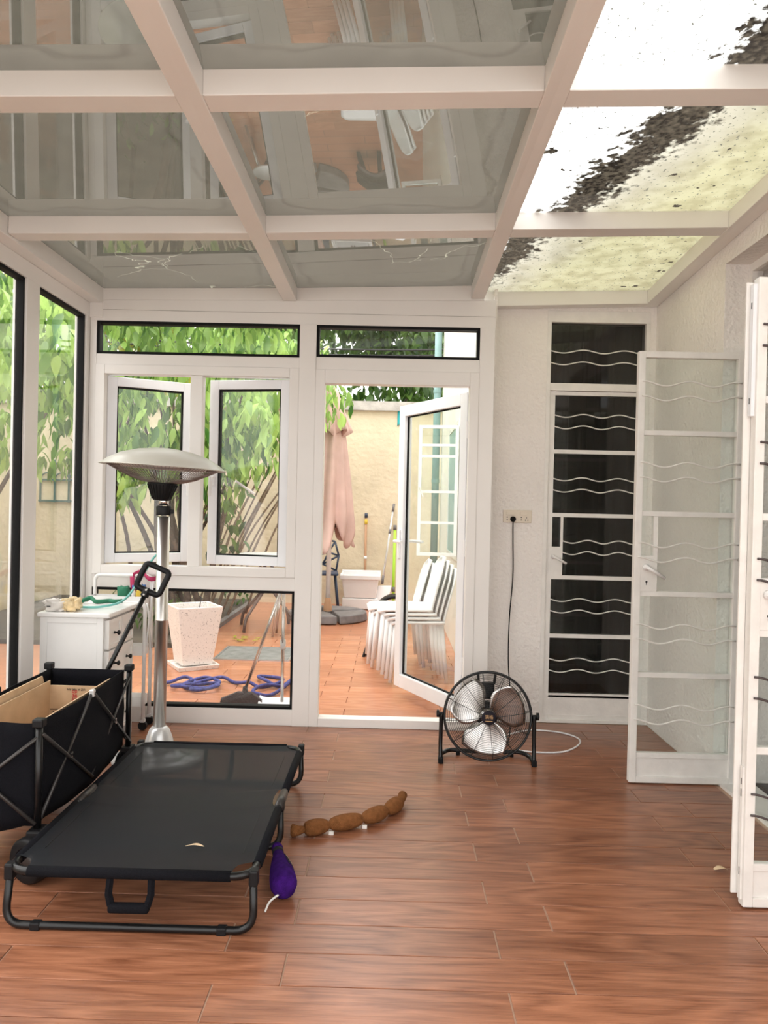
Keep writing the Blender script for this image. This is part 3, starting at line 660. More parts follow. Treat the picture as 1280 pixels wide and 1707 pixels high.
for sx in (-1, 1):
    for sy in (-1, 1):
        p = MB().tube([(sx*WX, sy*WY, .155), (sx*WX, sy*WY, WZ1+.004)], .0125, 10).build('post', 'black_metal', wg_, smooth=True)
        MB().cbox((sx*WX, sy*WY, WZ1+.008), (.038, .038, .03), bev=.006).build('post_cap', 'black_plastic', p)
        MB().cbox((sx*WX, sy*WY, .15), (.05, .07, .045), bev=.006).build('post_foot', 'black_plastic', p)
        # wheel, its axle across the wagon
        wx_, wy_ = sx*(WX-.005), sy*(WY+(.03 if sy < 0 else -.012)); WR = Matrix.Rotation(1.15 if sy < 0 else 0, 3, 'Z') @ Matrix.Rotation(PI/2, 3, 'Y')
        wh_ = MB().lathe([(.045, -.028), (.068, -.03), (.076, -.022), (.078, -.008), (.078, .008), (.076, .022), (.068, .03), (.045, .028)], 28, (wx_, wy_, .078), WR, close=False).build('wheel', 'black_plastic', wg_, smooth=True)
        MB().lathe([(.0, -.024), (.046, -.024), (.046, .024), (.0, .024)], 20, (wx_, wy_, .078), WR, close=False).build('rim', 'bar_grey', wh_, smooth=True)
        MB().cbox((wx_, wy_+.02*sy*-1, .128-.002), (.05, .045, .03), bev=.004).build('wheel_fork', 'bar_grey', wh_)
    x_ = sx*(WX+.006)
    for a, b in (((-WY, WZ1-.03), (0, .19)), ((-WY, .19), (0, WZ1)), ((0, WZ1), (WY, .19)), ((0, .19), (WY, WZ1-.03))):
        o_ = .006 if a[1] > b[1] else -.002
        br_ = MB().tube([(x_+sx*o_, a[0], a[1]), (x_+sx*o_, b[0], b[1])], .0068, 8).build('cross_bar', 'bar_grey', wg_, smooth=True)
        MB().lathe([(.006, 0), (.006, .006)], 10, (x_+sx*(.012), (a[0]+b[0])/2, (a[1]+b[1])/2), Matrix.Rotation(PI/2*sx, 3, 'Y')).build('rivet', 'steel', br_)
    MB().cbox((x_, 0, WZ1), (.02, .022, .03), bev=.004).build('apex_joint', 'silver_plastic' if sx > 0 else 'black_plastic', wg_)
for sy in (-1, 1):
    for a, b in (((-WX, WZ1-.04), (WX, .19)), ((-WX, .19), (WX, WZ1-.04))):
        o_ = .006 if a[1] > b[1] else -.003
        br_ = MB().tube([(a[0], sy*(WY+.010+o_), a[1]), (b[0], sy*(WY+.010+o_), b[1])], .0068, 8).build('cross_bar', 'bar_grey', wg_, smooth=True)
        MB().lathe([(.007, 0), (.007, .006)], 10, (a[0]*.78+b[0]*.22, sy*(WY+.012), a[1]*.78+b[1]*.22), Matrix.Rotation(PI/2*-sy, 3, 'X')).build('rivet', 'steel', br_)
ha, hb = Vector((-.085, .475, .18)), Vector((.204, .61, .867))
MB().tube([ha, hb], .0115, 10).build('handle_stem', 'black_metal', wg_, smooth=True)
d_ = (hb-ha).normalized(); sd = Vector((1, 0, 0)); sd = (sd - d_*sd.dot(d_)).normalized()
q = [hb+sd*-.062-d_*.0, hb+sd*.062, hb+sd*.062+d_*.122, hb-sd*.062+d_*.122]
MB().tube(rround(q, .02, 5, True), .0145, 8, True).build('handle_loop', 'black_plastic', wg_, smooth=True)
MB().tube([hb-d_*.03, hb+d_*.008], .02, 10).build('handle_collar', 'black_plastic', wg_)
for k in (-1, 1): MB().lathe([(.005, 0), (.005, .02)], 8, hb+sd*.0+d_*(-.004+.012*k)+Vector((0, -.026, 0)), Matrix.Rotation(-PI/2, 3, 'X')).build('rivet', 'steel', wg_)
MB().lathe([(.02, -.05), (.028, -.02), (.02, .02)], 12, (-.06, .47, .17)).build('handle_pivot', 'black_plastic', wg_)

# ---- cardboard box inside the wagon
cb = thing('cardboard_box', 'open brown cardboard box lying inside the black wagon', 'box', (-1.375, 2.94, .19))
bx0, bx1, by0, by1, bz = -.108, .135, -.32, .325, .295
def cbp(a, b, name, t=.005): return MB().cbox(((a[0]+b[0])/2, (a[1]+b[1])/2, (a[2]+b[2])/2), (max(t, b[0]-a[0]), max(t, b[1]-a[1]), max(t, b[2]-a[2]))).build(name, 'cardboard', cb)
cbp((bx0, by0, 0), (bx1, by1, .005), 'base'); cbp((bx0, by1-.005, .005), (bx1, by1, bz), 'end_wall'); cbp((bx0, by0, .005), (bx1, by0+.005, bz), 'end_wall')
cbp((bx0, by0, .005), (bx0+.005, by1, bz+.02), 'side_wall'); cbp((bx1-.005, by0, .005), (bx1, by1, bz-.01), 'side_wall')
MB().hexa([(bx0-.012, by0, bz-.02), (bx0-.006, by0, bz-.02), (bx0-.006, by1-.02, bz-.02), (bx0-.012, by1-.02, bz-.02), (bx0-.022, by0, bz+.045), (bx0-.016, by0, bz+.045), (bx0-.016, by1-.03, bz+.045), (bx0-.022, by1-.03, bz+.045)]).build('flap', 'cardboard', cb)
MB().hexa([(bx1-.012, by0, bz-.012), (bx1-.006, by0, bz-.012), (bx1-.006, by1, bz-.012), (bx1-.012, by1, bz-.012), (bx1+.02, by0, bz+.035), (bx1+.026, by0, bz+.035), (bx1+.026, by1, bz+.035), (bx1+.02, by1, bz+.035)]).build('flap', 'cardboard', cb)
Mw = lambda x, z, rot=0: Matrix.Translation((x, by1-.0062, z)) @ Matrix.Rotation(PI/2, 4, 'X') @ Matrix.Rotation(rot, 4, 'Z')
for k, ch in enumerate('品碎易'): text_obj(ch, .026, 'ink_red', cb, Mw(.006, .266-.0185*k, PI), 'red_lettering')
text_obj('UZ A VIR AN', .014, 'ink_black', cb, Mw(.012, .279, PI), 'black_lettering')
text_obj('X', .042, 'ink_black', cb, Mw(-.076, .165), 'black_lettering')
MB().box(-.10, -.052, by1-.0065, by1-.005, .189, .192).box(-.055, -.052, by1-.0065, by1-.005, .16, .189).build('printed_frame', 'ink_black', cb)

# ---- patio heater
ht = thing('patio_heater', 'standing electric heater with chrome pole and cream dome shade', 'heater', (-1.145, 3.755, 0))
MB().lathe([(0, 0), (.225, 0), (.228, .012), (.215, .026), (.15, .036), (.10, .05), (.075, .075), (.062, .12), (.048, .155), (.034, .17), (0, .17)], 40, close=False).build('base', 'silver_plastic', ht, smooth=True)
MB().lathe([(.031, .165), (.031, .70), (.0325, .702), (.0325, .708), (.031, .71), (.031, 1.225)], 24).build('lower_pole', 'steel_pole', ht, smooth=True)
MB().lathe([(.036, 1.230), (.037, 1.236), (.037, 1.270), (.034, 1.277)], 20).build('collar', 'black_plastic', ht, smooth=True)
kn = MB().cbox((.042, 0, 1.25), (.02, .02, .022), bev=.004).build('clamp_knob', 'black_plastic', ht)
MB().lathe([(.0245, 1.28), (.0245, 1.32)], 20).build('upper_pole', 'chrome', ht, smooth=True)
tilt = Matrix.Rotation(math.radians(2.6), 3, 'Y')
HC = Vector((-.012, 0, 1.305))
cn = []
for k in range(24):
    pass
def rel(prof): return [(r, z-1.305) for r, z in prof]
MB().lathe(rel([(.04, 1.305), (.046, 1.312), (.073, 1.385), (.073, 1.392), (.0, 1.392)]), 28, HC, tilt, False).build('head_cone', 'black_plastic', ht, smooth=True)
ribs = MB()
for k in range(26):
    a = 2*PI*k/26; ribs.tube([HC+tilt @ Vector((.046*math.cos(a), .046*math.sin(a), .008)), HC+tilt @ Vector((.0735*math.cos(a), .0735*math.sin(a), .08))], .0025, 4)
ribs.build('cone_ribs', 'rubber', ht)
MB().lathe(rel([(.308, 1.470), (.300, 1.473), (.27, 1.497), (.21, 1.53), (.13, 1.553), (.05, 1.564), (.0, 1.565)]), 56, HC, tilt, False).build('shade', 'shade_cream', ht, smooth=True, solid=.004)
MB().lathe(rel([(.268, 1.487), (.20, 1.515), (.12, 1.53), (0, 1.537)]), 40, HC, tilt, False).build('reflector', 'heater_inner', ht, smooth=True)
for r in (.10, .15, .20): MB().tube([HC+tilt @ Vector((r*math.cos(2*PI*k/32), r*math.sin(2*PI*k/32), .165)) for k in range(32)], .008, 8, True).build('heating_tube', 'heater_inner', ht, smooth=True)
gprof = [(.075, .088), (.10, .092), (.16, .110), (.22, .138), (.278, .168)]
g = MB()
for k in range(96):
    a = 2*PI*k/96; g.tube([HC+tilt @ Vector((r*math.cos(a), r*math.sin(a), z)) for r, z in gprof], .0016, 3, caps=False)
for r, z in ((.10, .092), (.13, .101), (.16, .110), (.19, .124), (.22, .138), (.25, .153), (.278, .168)): g.tube([HC+tilt @ Vector((r*math.cos(2*PI*k/48), r*math.sin(2*PI*k/48), z)) for k in range(48)], .0013 if r < .27 else .004, 4, True)
gg = g.build('guard_grille', 'wire_mid', ht, smooth=True)

# ---- dresser
DX0, DX1, DY0, DY1, DZ = -1.775, -1.435, 3.79, 4.19, .70
ds = thing('dresser', 'white dresser with panelled drawers and black knobs behind the wagon', 'dresser', ((DX0+DX1)/2, (DY0+DY1)/2, 0))
ox, oy = (DX0+DX1)/2, (DY0+DY1)/2; hx, hy = (DX1-DX0)/2, (DY1-DY0)/2
b_ = MB().box(-hx, hx-.018, -hy+.006, hy-.006, .06, DZ)
b_.box(-hx, -hx+.035, -hy, -hy+.006, .06, DZ).box(hx-.05, hx-.018, -hy, -hy+.006, .06, DZ).box(-hx+.035, hx-.05, -hy, -hy+.006, DZ-.03, DZ).box(-hx+.035, hx-.05, -hy, -hy+.006, .06, .11)
b_.build('body', 'white_gloss', ds, bev=.002)
for sx in (-1, 1):
    for sy in (-1, 1): MB().box(sx*hx-.04*(sx > 0)-(.0 if sx > 0 else 0), sx*hx+.04*(sx < 0), sy*hy-.04*(sy > 0), sy*hy+.04*(sy < 0), 0, .06).build('foot', 'white_gloss', ds)
MB().cbox((.004, 0, DZ+.012), (2*hx+.03, 2*hy+.03, .024), bev=.006).build('top', 'white_gloss', ds)
def drawer(y0, y1, z0, z1, knobs):
    d = MB().box(hx-.018, hx, y0, y1, z0, z1).build('drawer', 'dresser_front', ds, bev=.002)
    MB().box(hx, hx+.006, y0, y0+.02, z0, z1).box(hx, hx+.006, y1-.02, y1, z0, z1).box(hx, hx+.006, y0+.02, y1-.02, z1-.02, z1).box(hx, hx+.006, y0+.02, y1-.02, z0, z0+.02).build('drawer_moulding', 'dresser_front', d)
    for ky in knobs: MB().lathe([(.008, 0), (.005, .008), (.005, .014), (.012, .02), (.013, .026), (.008, .031), (0, .032)], 14, (hx+.001, ky, (z0+z1)/2), Matrix.Rotation(PI/2, 3, 'Y'), False).build('knob', 'black_metal', d, smooth=True)
yy0, yy1 = -hy+.02, hy-.02
drawer(yy0, -.005, .535, .685, [(yy0-.005)/2]); drawer(.005, yy1, .535, .685, [(yy1+.005)/2])
for z0, z1 in ((.375, .525), (.225, .365), (.075, .215)): drawer(yy0, yy1, z0, z1, [yy0+.09, yy1-.09])
# packet on the dresser
pk = thing('wrapped_packet', 'yellow and white plastic wrapped packet on the dresser top', 'packet', (-1.685, 3.86, DZ+.024))
bm_ = MB().grid(lambda u, v: (0, 0, 0), 1, 1)
def blob(dx, dy, dz, n1=14, n2=24, k=4, amp=.006, c=(0, 0, 0), sd=0):
    mb = MB(); vs = []; pw = lambda t: math.copysign(abs(t)**(2/k), t)
    for i in range(n1+1):
        ph = -PI/2+PI*i/n1
        for j in range(n2):
            th = 2*PI*j/n2; x = pw(math.cos(ph))*pw(math.cos(th)); y = pw(math.cos(ph))*pw(math.sin(th)); z = pw(math.sin(ph))
            e = 1+amp/max(dx, dy)*noise.noise((x*3+sd, y*3, z*3))*3
            vs.append((c[0]+dx*x*e, c[1]+dy*y*e, c[2]+dz*z*e))
    return mb.add(vs, [(i*n2+j, i*n2+(j+1) % n2, (i+1)*n2+(j+1) % n2, (i+1)*n2+j) for i in range(n1) for j in range(n2)])
blob(.045, .05, .03, c=(.045, 0, .034), k=3.2, amp=.012, sd=3).build('yellow_wrap', 'wrap_yellow', pk, smooth=True)
blob(.05, .045, .027, c=(-.03, -.01, .031), k=4, amp=.01).build('white_wrap', 'cotton_white', pk, smooth=True)
MB().box(-.065, -.045, -.0565, -.0545, .026, .030).build('printed_mark', 'ink_black', pk)

# ---- white utility trolley
tl_ = thing('utility_trolley', 'white tubular trolley with handle between dresser and window', 'trolley', (-1.55, 4.285, 0))
TX, TY = .165, .055
for sy in (-1, 1):
    MB().tube(rround([(-TX, sy*TY, .06), (-TX, sy*TY, .865 if sy > 0 else .72), (TX, sy*TY, .865 if sy > 0 else .72), (TX, sy*TY, .06)], .035), .0105, 10).build('tube_frame', 'white_metal', tl_, smooth=True)
for z in (.13, .42, .70):
    t_ = MB().box(-TX+.012, TX-.012, -TY+.012, TY-.012, z, z+.006)
    t_.box(-TX+.012, TX-.012, -TY+.008, -TY+.012, z, z+.055).box(-TX+.012, TX-.012, TY-.012, TY-.008, z, z+.055).box(TX-.012, TX-.008, -TY+.012, TY-.012, z, z+.055).box(-TX+.008, -TX+.012, -TY+.012, TY-.012, z, z+.055)
    t_.build('tray', 'white_metal', tl_)
MB().tube([(TX+.012, -TY, .82-.1), (TX+.012, TY*.9, .45)], .006, 6).tube([(TX+.012, TY*.9, .84), (TX+.012, -TY, .48)], .006, 6).build('side_brace', 'white_metal', tl_, smooth=True)
for sx in (-1, 1):
    for sy in (-1, 1):
        c_ = MB().lathe([(.012, -.009), (.025, -.01), (.025, .01), (.012, .009)], 16, (sx*TX, sy*TY, .025), Matrix.Rotation(PI/2, 3, 'X')).build('caster', 'black_plastic', tl_)
        MB().cbox((sx*TX, sy*TY, .053), (.024, .024, .016)).build('caster_fork', 'silver_plastic', c_)
# clutter on the trolley and dresser
tag(MB().tube(spline([(-1.62, 3.93, .733), (-1.52, 3.96, .735), (-1.44, 4.07, .765), (-1.40, 4.27, .90), (-1.36, 4.33, .985), (-1.29, 4.342, 1.005)], 8), .0065, 8).build('hose', 'teal_hose', smooth=True), 'teal tube curving up from the dresser towards the heater pole', 'hose')
tag(MB().tube(spline([(-1.70, 4.10, .738), (-1.66, 4.14, .755), (-1.62, 4.12, .738), (-1.56, 4.15, .74), (-1.52, 4.13, .74), (-1.49, 4.16, .74)], 8), [.012]*41, 6).build('dog_leash', 'strap_green', smooth=True), 'dark green strap leash lying on the dresser beside the trolley', 'leash')
tag(MB().grid(lambda u, v: (-1.49+.20*u, 4.322+.026*math.sin(u*9), .868+.018*math.sin(u*8)+.026*(v-.5)), 24, 2).build('ribbon', 'ribbon_pink', smooth=True, solid=.002), 'magenta ribbon tied over the white trolley handle', 'ribbon')
tag(MB().grid(lambda u, v: (-1.505+.026*v+.012*u, 4.318-.008*math.sin(u*3), .862-.09*u), 8, 2).build('ribbon', 'ribbon_pink', smooth=True, solid=.002), 'magenta ribbon end hanging below the trolley handle', 'ribbon')
for nm, mt_, lb, cx, sz in (('pouch', 'strap_green', 'green pouch standing in the top tray of the trolley', -1.525, (.07, .05, .10)), ('bottle', 'white_plastic', 'small white bottle in the top tray of the trolley', -1.472, (.025, .025, .11)),
                            ('pouch', 'yellow', 'yellow pouch at the right of the top trolley tray', -1.438, (.028, .03, .085)), ('pouch', 'blue', 'blue pouch beside the yellow one on the trolley', -1.412, (.018, .03, .11))):
    if nm == 'bottle':
        o = thing('bottle', lb, 'bottle', (cx, 4.285, .7065)); MB().lathe([(.011, 0), (.0125, .004), (.0125, .07), (.006, .085), (.006, .092)], 14).build('body', mt_, o, smooth=True); MB().lathe([(.008, .092), (.008, .108)], 12).build('cap', 'blue', o)
    else:
        o = blob(sz[0]/2, sz[1]/2, sz[2]/2, 8, 14, 4, .004, (0, 0, sz[2]/2), cx*40).build(nm, mt_, smooth=True, loc=(cx, 4.285, .7065)); tag(o, lb, 'pouch')

# ---- floor fan
fan = thing('floor_fan', 'black wire floor fan with metal blades in front of the door', 'fan', (.515, 3.83, 0), -.03)
FC = Vector((0, 0, .24)); FR = .222; ft = Matrix.Rotation(math.radians(-6), 3, 'X')
def fp(r, a, y): return FC + ft @ Vector((r*math.cos(a), y, r*math.sin(a)))
MB().tube([fp(FR, 2*PI*k/64, 0) for k in range(64)], .0062, 8, True).build('guard_rim', 'black_metal', fan, smooth=True)
def fdep(r, s): return s*(.055*(1-(r/FR)**3)+.004)
for s, nm in ((-1, 'front_guard'), (1, 'rear_guard')):
    g = MB()
    for k in range(20):
        r = .042+(FR-.05)*k/19
        g.tube([fp(r, 2*PI*j/48, fdep(r, s)) for j in range(48)], .0011, 4, True)
    for k in range(12):
        a = 2*PI*k/12+.13
        g.tube([fp(r, a, fdep(r, s)-.0014) for r in np.linspace(.03, FR, 8)],   .0017, 4)
    g.build(nm, 'black_metal', fan, smooth=True)
for k in range(3):
    a0 = math.radians(35+120*k)
    def bf(u, v, a0=a0):
        r = .035+.16*u; wid = .35+.72*math.sin(PI*min(1, .25+.62*u)); a = a0+(v-.5)*wid*1.75-.25*u
        return fp(r, a, .012*(1-v*2)*(1+u*.7)*1.4)
    MB().grid(bf, 12, 12).build('blade', 'steel', fan, smooth=True, solid=.0015)
rxF = ft @ Matrix.Rotation(PI/2, 3, 'X')
hubm = MB().lathe([(0, -.014), (.038, -.014), (.038, .014), (0, .016)], 24, FC, rxF, False).build('blade_hub', 'steel', fan, smooth=True)
cap_ = MB().lathe([(.036, 0), (.036, .006), (.033, .009), (0, .0095)], 32, FC+ft @ Vector((0, -.058, 0)), rxF, False).build('badge', 'plush_dark', fan, smooth=True)
text_obj('满格', .022, 'gold', cap_, Matrix.Translation(FC+ft @ Vector((0, -.0682, .004))) @ ft.to_4x4() @ Matrix.Rotation(PI/2, 4, 'X'))
MB().cbox(FC+ft @ Vector((0, -.0682, -.015)), (.036, .0008, .003), ft).build('printed_line', 'gold', cap_)
MB().lathe([(0, -.13), (.055, -.13), (.06, -.115), (.06, -.045), (.05, -.04), (0, -.04)], 28, FC, rxF, False).build('motor', 'black_plastic', fan, smooth=True)
MB().cbox(FC+ft @ Vector((0, .10, .115)), (.085, .05, .085), ft, .01).tube([FC+ft @ Vector((-.04, .09, .15)), FC+ft @ Vector((-.045, .075, .20))], .007, 6).tube([FC+ft @ Vector((.04, .09, .15)), FC+ft @ Vector((.045, .075, .20))], .007, 6).build('control_box', 'black_plastic', fan)
for sx in (-1, 1):
    MB().tube(spline([(sx*.237, 0, .245), (sx*.237, .0, .17), (sx*.238, -.005, .08), (sx*.236, -.03, .0135)], 5), [.0105]*16, 8).build('side_arm', 'black_metal', fan, smooth=True)
    MB().cbox((sx*.236, -.03, .016), (.026, .034, .032), bev=.005).build('rubber_foot', 'rubber', fan)
    k_ = MB().lathe([(.008, 0), (.008, .018), (.019, .02), (.019, .032), (.01, .034)], 14, (sx*.228, 0, .245), Matrix.Rotation(sx*PI/2, 3, 'Y')).build('tilt_knob', 'black_plastic', fan)
MB().tube(rround([(-.236, -.03, .0135), (-.236, .07, .0135), (-.19, .11, .026), (0, .115, .018), (.19, .11, .026), (.236, .07, .0135), (.236, -.03, .0135)], .05), .0115, 8).build('base_tube', 'black_metal', fan, smooth=True)
for sx in (-1, 1): MB().cbox((sx*.14, .112, .012), (.02, .03, .024), bev=.003).build('rubber_foot', 'rubber', fan)

# ---- socket, plug and cords
so = thing('wall_socket', 'cream double wall socket with black plug on the stucco wall', 'socket', (.766, BK, 1.257))
MB().cbox((0, -.006, 0), (.172, .014, .078), bev=.003).build('face_plate', 'cream_plastic', so)
for sx in (-1, 1): MB().cbox((sx*.042-.004, -.0135, .018), (.045, .008, .022), bev=.002).build('rocker', 'cream_plastic', so)
h_ = MB()
for cx in (-.062, .024):
    for z in (-.006, -.022): h_.lathe([(.0035, 0), (.0035, .0012)], 10, (cx, -.0132, z), Matrix.Rotation(PI/2, 3, 'X'))
for (cx, z) in ((.056, -.008), (.048, -.023), (.064, -.023)): h_.box(cx-.0016, cx+.0016, -.0145, -.0132, z-.004, z+.004)
h_.build('socket_holes', 'ink_black', so)
pc = thing('power_cord', 'black power cord hanging from the socket down to the fan', 'cord', (.738, BK, 1.24))
MB().lathe([(.0, -.002), (.012, -.002), (.017, .004), (.017, .018), (.01, .026), (0, .027)], 18, (0, -.014, 0), Matrix.Rotation(PI/2, 3, 'X'), False).build('plug', 'rubber', pc, smooth=True)
MB().tube(spline([(0, -.03, -.004), (-.001, -.034, -.05), (.002, -.03, -.15), (.006, -.03, -.35), (-.012, -.05, -.60), (-.02, -.10, -.85), (-.02, -.22, -1.08), (-.06, -.42, -1.225), (-.13, -.56, -1.22), (-.18, -.615, -1.10)], 8), .0035, 6).build('cord', 'rubber', pc, smooth=True)
wcable = MB().tube(spline([(.70, 4.03, .005), (.80, 4.00, .005), (.95, 4.02, .005), (1.06, 4.14, .005), (1.09, 4.26, .005), (1.02, 4.36, .005), (.90, 4.40, .005), (.80, 4.38, .005), (.70, 4.30, .005)], 8), .0048, 6).build('cable', 'white_plastic', smooth=True)
tag(wcable, 'white cable looped on the floor behind the fan', 'cable')

# ---- toys and litter on the floor
sg = thing('sausage_toy', 'brown plush sausage chain dog toy on the floor', 'dog toy', (-.12, 3.08, 0))
path = spline([(-.195, -.155, .028), (-.10, -.115, .031), (.03, -.05, .032), (.125, .04, .032), (.185, .14, .03)], 12)
n_ = len(path); rad = []
for i in range(n_):
    t = i/(n_-1)*4; fr = t-math.floor(t) if t < 4 else 1
    rad.append(.013+.019*abs(math.sin(PI*fr))**.5)
MB().tube(path, rad, 14).build('links', 'plush_brown', sg, smooth=True)
MB().tube([path[0], path[0]+Vector((-.02, -.008, -.002)), path[0]+Vector((-.045, -.012, -.002)), path[0]+Vector((-.05, -.012, -.002))], [.013, .018, .026, .018], 12).build('end_knot', 'plush_brown', sg, smooth=True)
MB().tube([path[-1], path[-1]+Vector((.006, .02, .004)), path[-1]+Vector((.012, .05, .01)), path[-1]+Vector((.013, .056, .01))], [.013, .018, .02, .01], 12).build('end_knot', 'plush_brown', sg, smooth=True)
for k in (12, 24): MB().cbox(path[k]+Vector((.01, -.018, -.026)), (.02, .01, .015), bev=.003).build('cloth_tag', 'cotton_white', sg)
pb = thing('bottle_toy', 'purple plush bottle dog toy lying beside the cot', 'dog toy', (-.352, 2.555, 0), math.radians(14))
bp_ = [(0, -.135), (.0, -.13), (0, -.115), (0, -.06), (0, 0), (0, .05), (0, .085), (0, .115)]
BZ = lambda y: .046+.016*(y+.135)/.28
MB().tube([(0, y, BZ(y)) for y in (-.138, -.134, -.125, -.10, -.06, -.01, .04, .08, .108)], [.012, .024, .037, .045, .044, .038, .029, .020, .017], 20).build('body', 'plush_purple', pb, smooth=True)
MB().tube([(0, .092, BZ(.092)), (0, .112, BZ(.112))], .0205, 16).build('neck_band', 'plush_dark', pb, smooth=True)
MB().tube([(0, .112, BZ(.112)), (0, .13, BZ(.13)), (0, .145, BZ(.145)), (0, .15, BZ(.15))], [.018, .021, .018, .01], 16).build('cork', 'plush_purple', pb, smooth=True)
def lab(u, v, dr=.0015):
    y = -.035+.09*u; r_ = np.interp(y, [-.06, -.01, .04, .08], [.044, .038, .029, .020])+dr; a = .0+1.0*v
    return (r_*math.cos(a), y, BZ(y)+r_*math.sin(a))
lbl = MB().grid(lab, 10, 6).build('fabric_label', 'plush_dark', pb, smooth=True)
mk = MB()
for (u0, v0) in ((.15, .5), (.3, .55), (.42, .3), (.55, .6), (.6, .25), (.7, .7), (.8, .45)):
    mk.grid(lambda u, v: lab(u0+.09*u, v0+.16*v, .003), 2, 2)
mk.build('label_print', 'cotton_white', lbl)
MB().tube(spline([(-.02, -.13, .03), (-.05, -.15, .02), (-.066, -.18, .006)], 6), .0035, 6).build('rope_tail', 'cotton_white', pb, smooth=True)
tag(MB().grid(lambda u, v: (1.205+.05*u, 2.735+.026*(v-.5)*math.sin(PI*min(1, u+.12)), .003+.008*math.sin(PI*u)+.004*abs(v-.5)), 8, 4).build('dry_leaf', 'dry_leaf', smooth=True, solid=.001), 'small pale dry leaf on the floor near the right door leaf', 'leaf')

# ================================================================ THINGS ON THE PATIO
PZ = -.008+.0
# ---- planter
pt = thing('square_planter', 'speckled white square tapered planter on a saucer', 'planter', (-1.55, 5.93, PZ), math.radians(32))
def ringsq(r, z): return [(-r, -r, z), (r, -r, z), (r, r, z), (-r, r, z)]
pm_ = MB(); lv = [(.118, .035), (.178, .49), (.160, .49), (.150, .42)]
pv = []
for r, z in lv: pv += ringsq(r, z)
pf = [(3, 2, 1, 0)] + [(i*4+k, i*4+(k+1) % 4, (i+1)*4+(k+1) % 4, (i+1)*4+k) for i in range(3) for k in range(4)] + [(12, 13, 14, 15)]
pm_.add(pv, pf).build('pot', 'terrazzo', pt, bev=.004)
MB().box(-.148, .148, -.148, .148, .421, .428).build('earth', 'soil', pt)
sv = []
for r, z in ((.155, 0), (.165, .035), (.152, .035), (.147, .016)): sv += ringsq(r, z)
MB().add(sv, pf).build('saucer', 'terrazzo', pt, bev=.003)
MB().tube(spline([(.06, .05, .428), (.065, .05, .50), (.075, .055, .53), (.065, .06, .55)], 5), .004, 6).build('wire_hook', 'cable_dark', pt)
# ---- rope
rp = [(-1.62, 5.35), (-1.55, 5.30), (-1.47, 5.42), (-1.38, 5.34), (-1.50, 5.20), (-1.42, 5.14), (-1.28, 5.20), (-1.20, 5.33), (-1.33, 5.42), (-1.45, 5.28), (-1.30, 5.10), (-1.18, 5.18), (-1.25, 5.36), (-1.38, 5.24), (-1.22, 5.44), (-1.12, 5.40), (-1.05, 5.33), (-.98, 5.30), (-.90, 5.27), (-.80, 5.32), (-.76, 5.42), (-.84, 5.58), (-.96, 5.55), (-.88, 5.38), (-.76, 5.30), (-.70, 5.50), (-.72, 5.20), (-.80, 5.05), (-.92, 5.10), (-.86, 5.24), (-.72, 5.30)]
tag(MB().tube(spline([(x, y, .012+.012*(i % 3)) for i, (x, y) in enumerate(rp)], 6), .0125, 7).build('rope', 'rope_blue', smooth=True, loc=(0, 0, PZ)), 'blue rope lying in loops on the patio floor', 'rope')
# ---- floor plate
fpt = thing('floor_hatch', 'flat grey metal hatch set into the patio floor', 'hatch', (-1.14, 6.49, PZ))
MB().box(-.30, .30, -.27, .27, 0, .006).build('plate', 'plate_grey', fpt)
MB().frame(-.32, .32, 0, .008, .0, 0, 0) if False else MB().box(-.32, .32, -.29, -.272, 0, .008).box(-.32, .32, .272, .29, 0, .008).box(-.32, -.302, -.272, .272, 0, .008).box(.302, .32, -.272, .272, 0, .008).build('hatch_frame', 'aluminium', fpt)
# ---- broom and dustpan leaning outside the low window
bm1 = thing('broom', 'broom with steel handle and dark bristles outside the low window', 'broom', (-.90, 4.72, PZ))
MB().tube([(.0, 0, .13), (.262, -.13, .86)], .0105, 10).build('handle', 'steel', bm1, smooth=True)
MB().hexa([(-.15, -.025, .07), (.11, -.025, .07), (.11, .025, .07), (-.15, .025, .07), (-.05, -.018, .115), (.04, -.018, .115), (.04, .018, .115), (-.05, .018, .115)]).lathe([(.022, .10), (.014, .15)], 10, (0, 0, 0)).build('head', 'bristle', bm1, bev=.004)
bb = MB().hexa([(-.165, -.035, 0), (.125, -.035, 0), (.125, .035, 0), (-.165, .035, 0), (-.148, -.022, .072), (.108, -.022, .072), (.108, .022, .072), (-.148, .022, .072)])
for k in range(70):
    x = -.15+.26*random.random(); y = -.02+.04*random.random(); bb.tube([(x, y, .075), (x*1.08+.01*random.uniform(-1, 1), y*1.5, .002)], [.006, .004], 4)
bo_ = bb.build('bristles', 'bristle', bm1); bo_['kind'] = 'stuff'
dp = thing('dustpan', 'white long-handled dustpan standing beside the broom outside', 'dustpan', (-.66, 4.68, PZ))
MB().tube([(0, 0, .07), (.005, -.05, .42), (.01, -.085, .80)], .0105, 10).build('handle', 'steel', dp, smooth=True)
MB().lathe([(.016, .41), (.018, .43), (.018, .46), (.014, .47)], 12, (.005, -.045, 0)).build('joint', 'silver_plastic', dp, smooth=True)
MB().cbox((.01, -.085, .82), (.026, .02, .12), bev=.006).build('grip', 'aluminium', dp)
MB().grid(lambda u, v: (-.15+.30*u, -.11+.17*v, .004+.075*v**2*(1-.25*abs(2*u-1)**4)+.03*abs(2*u-1)**6), 14, 8).build('pan', 'white_plastic', dp, smooth=True, solid=.006)
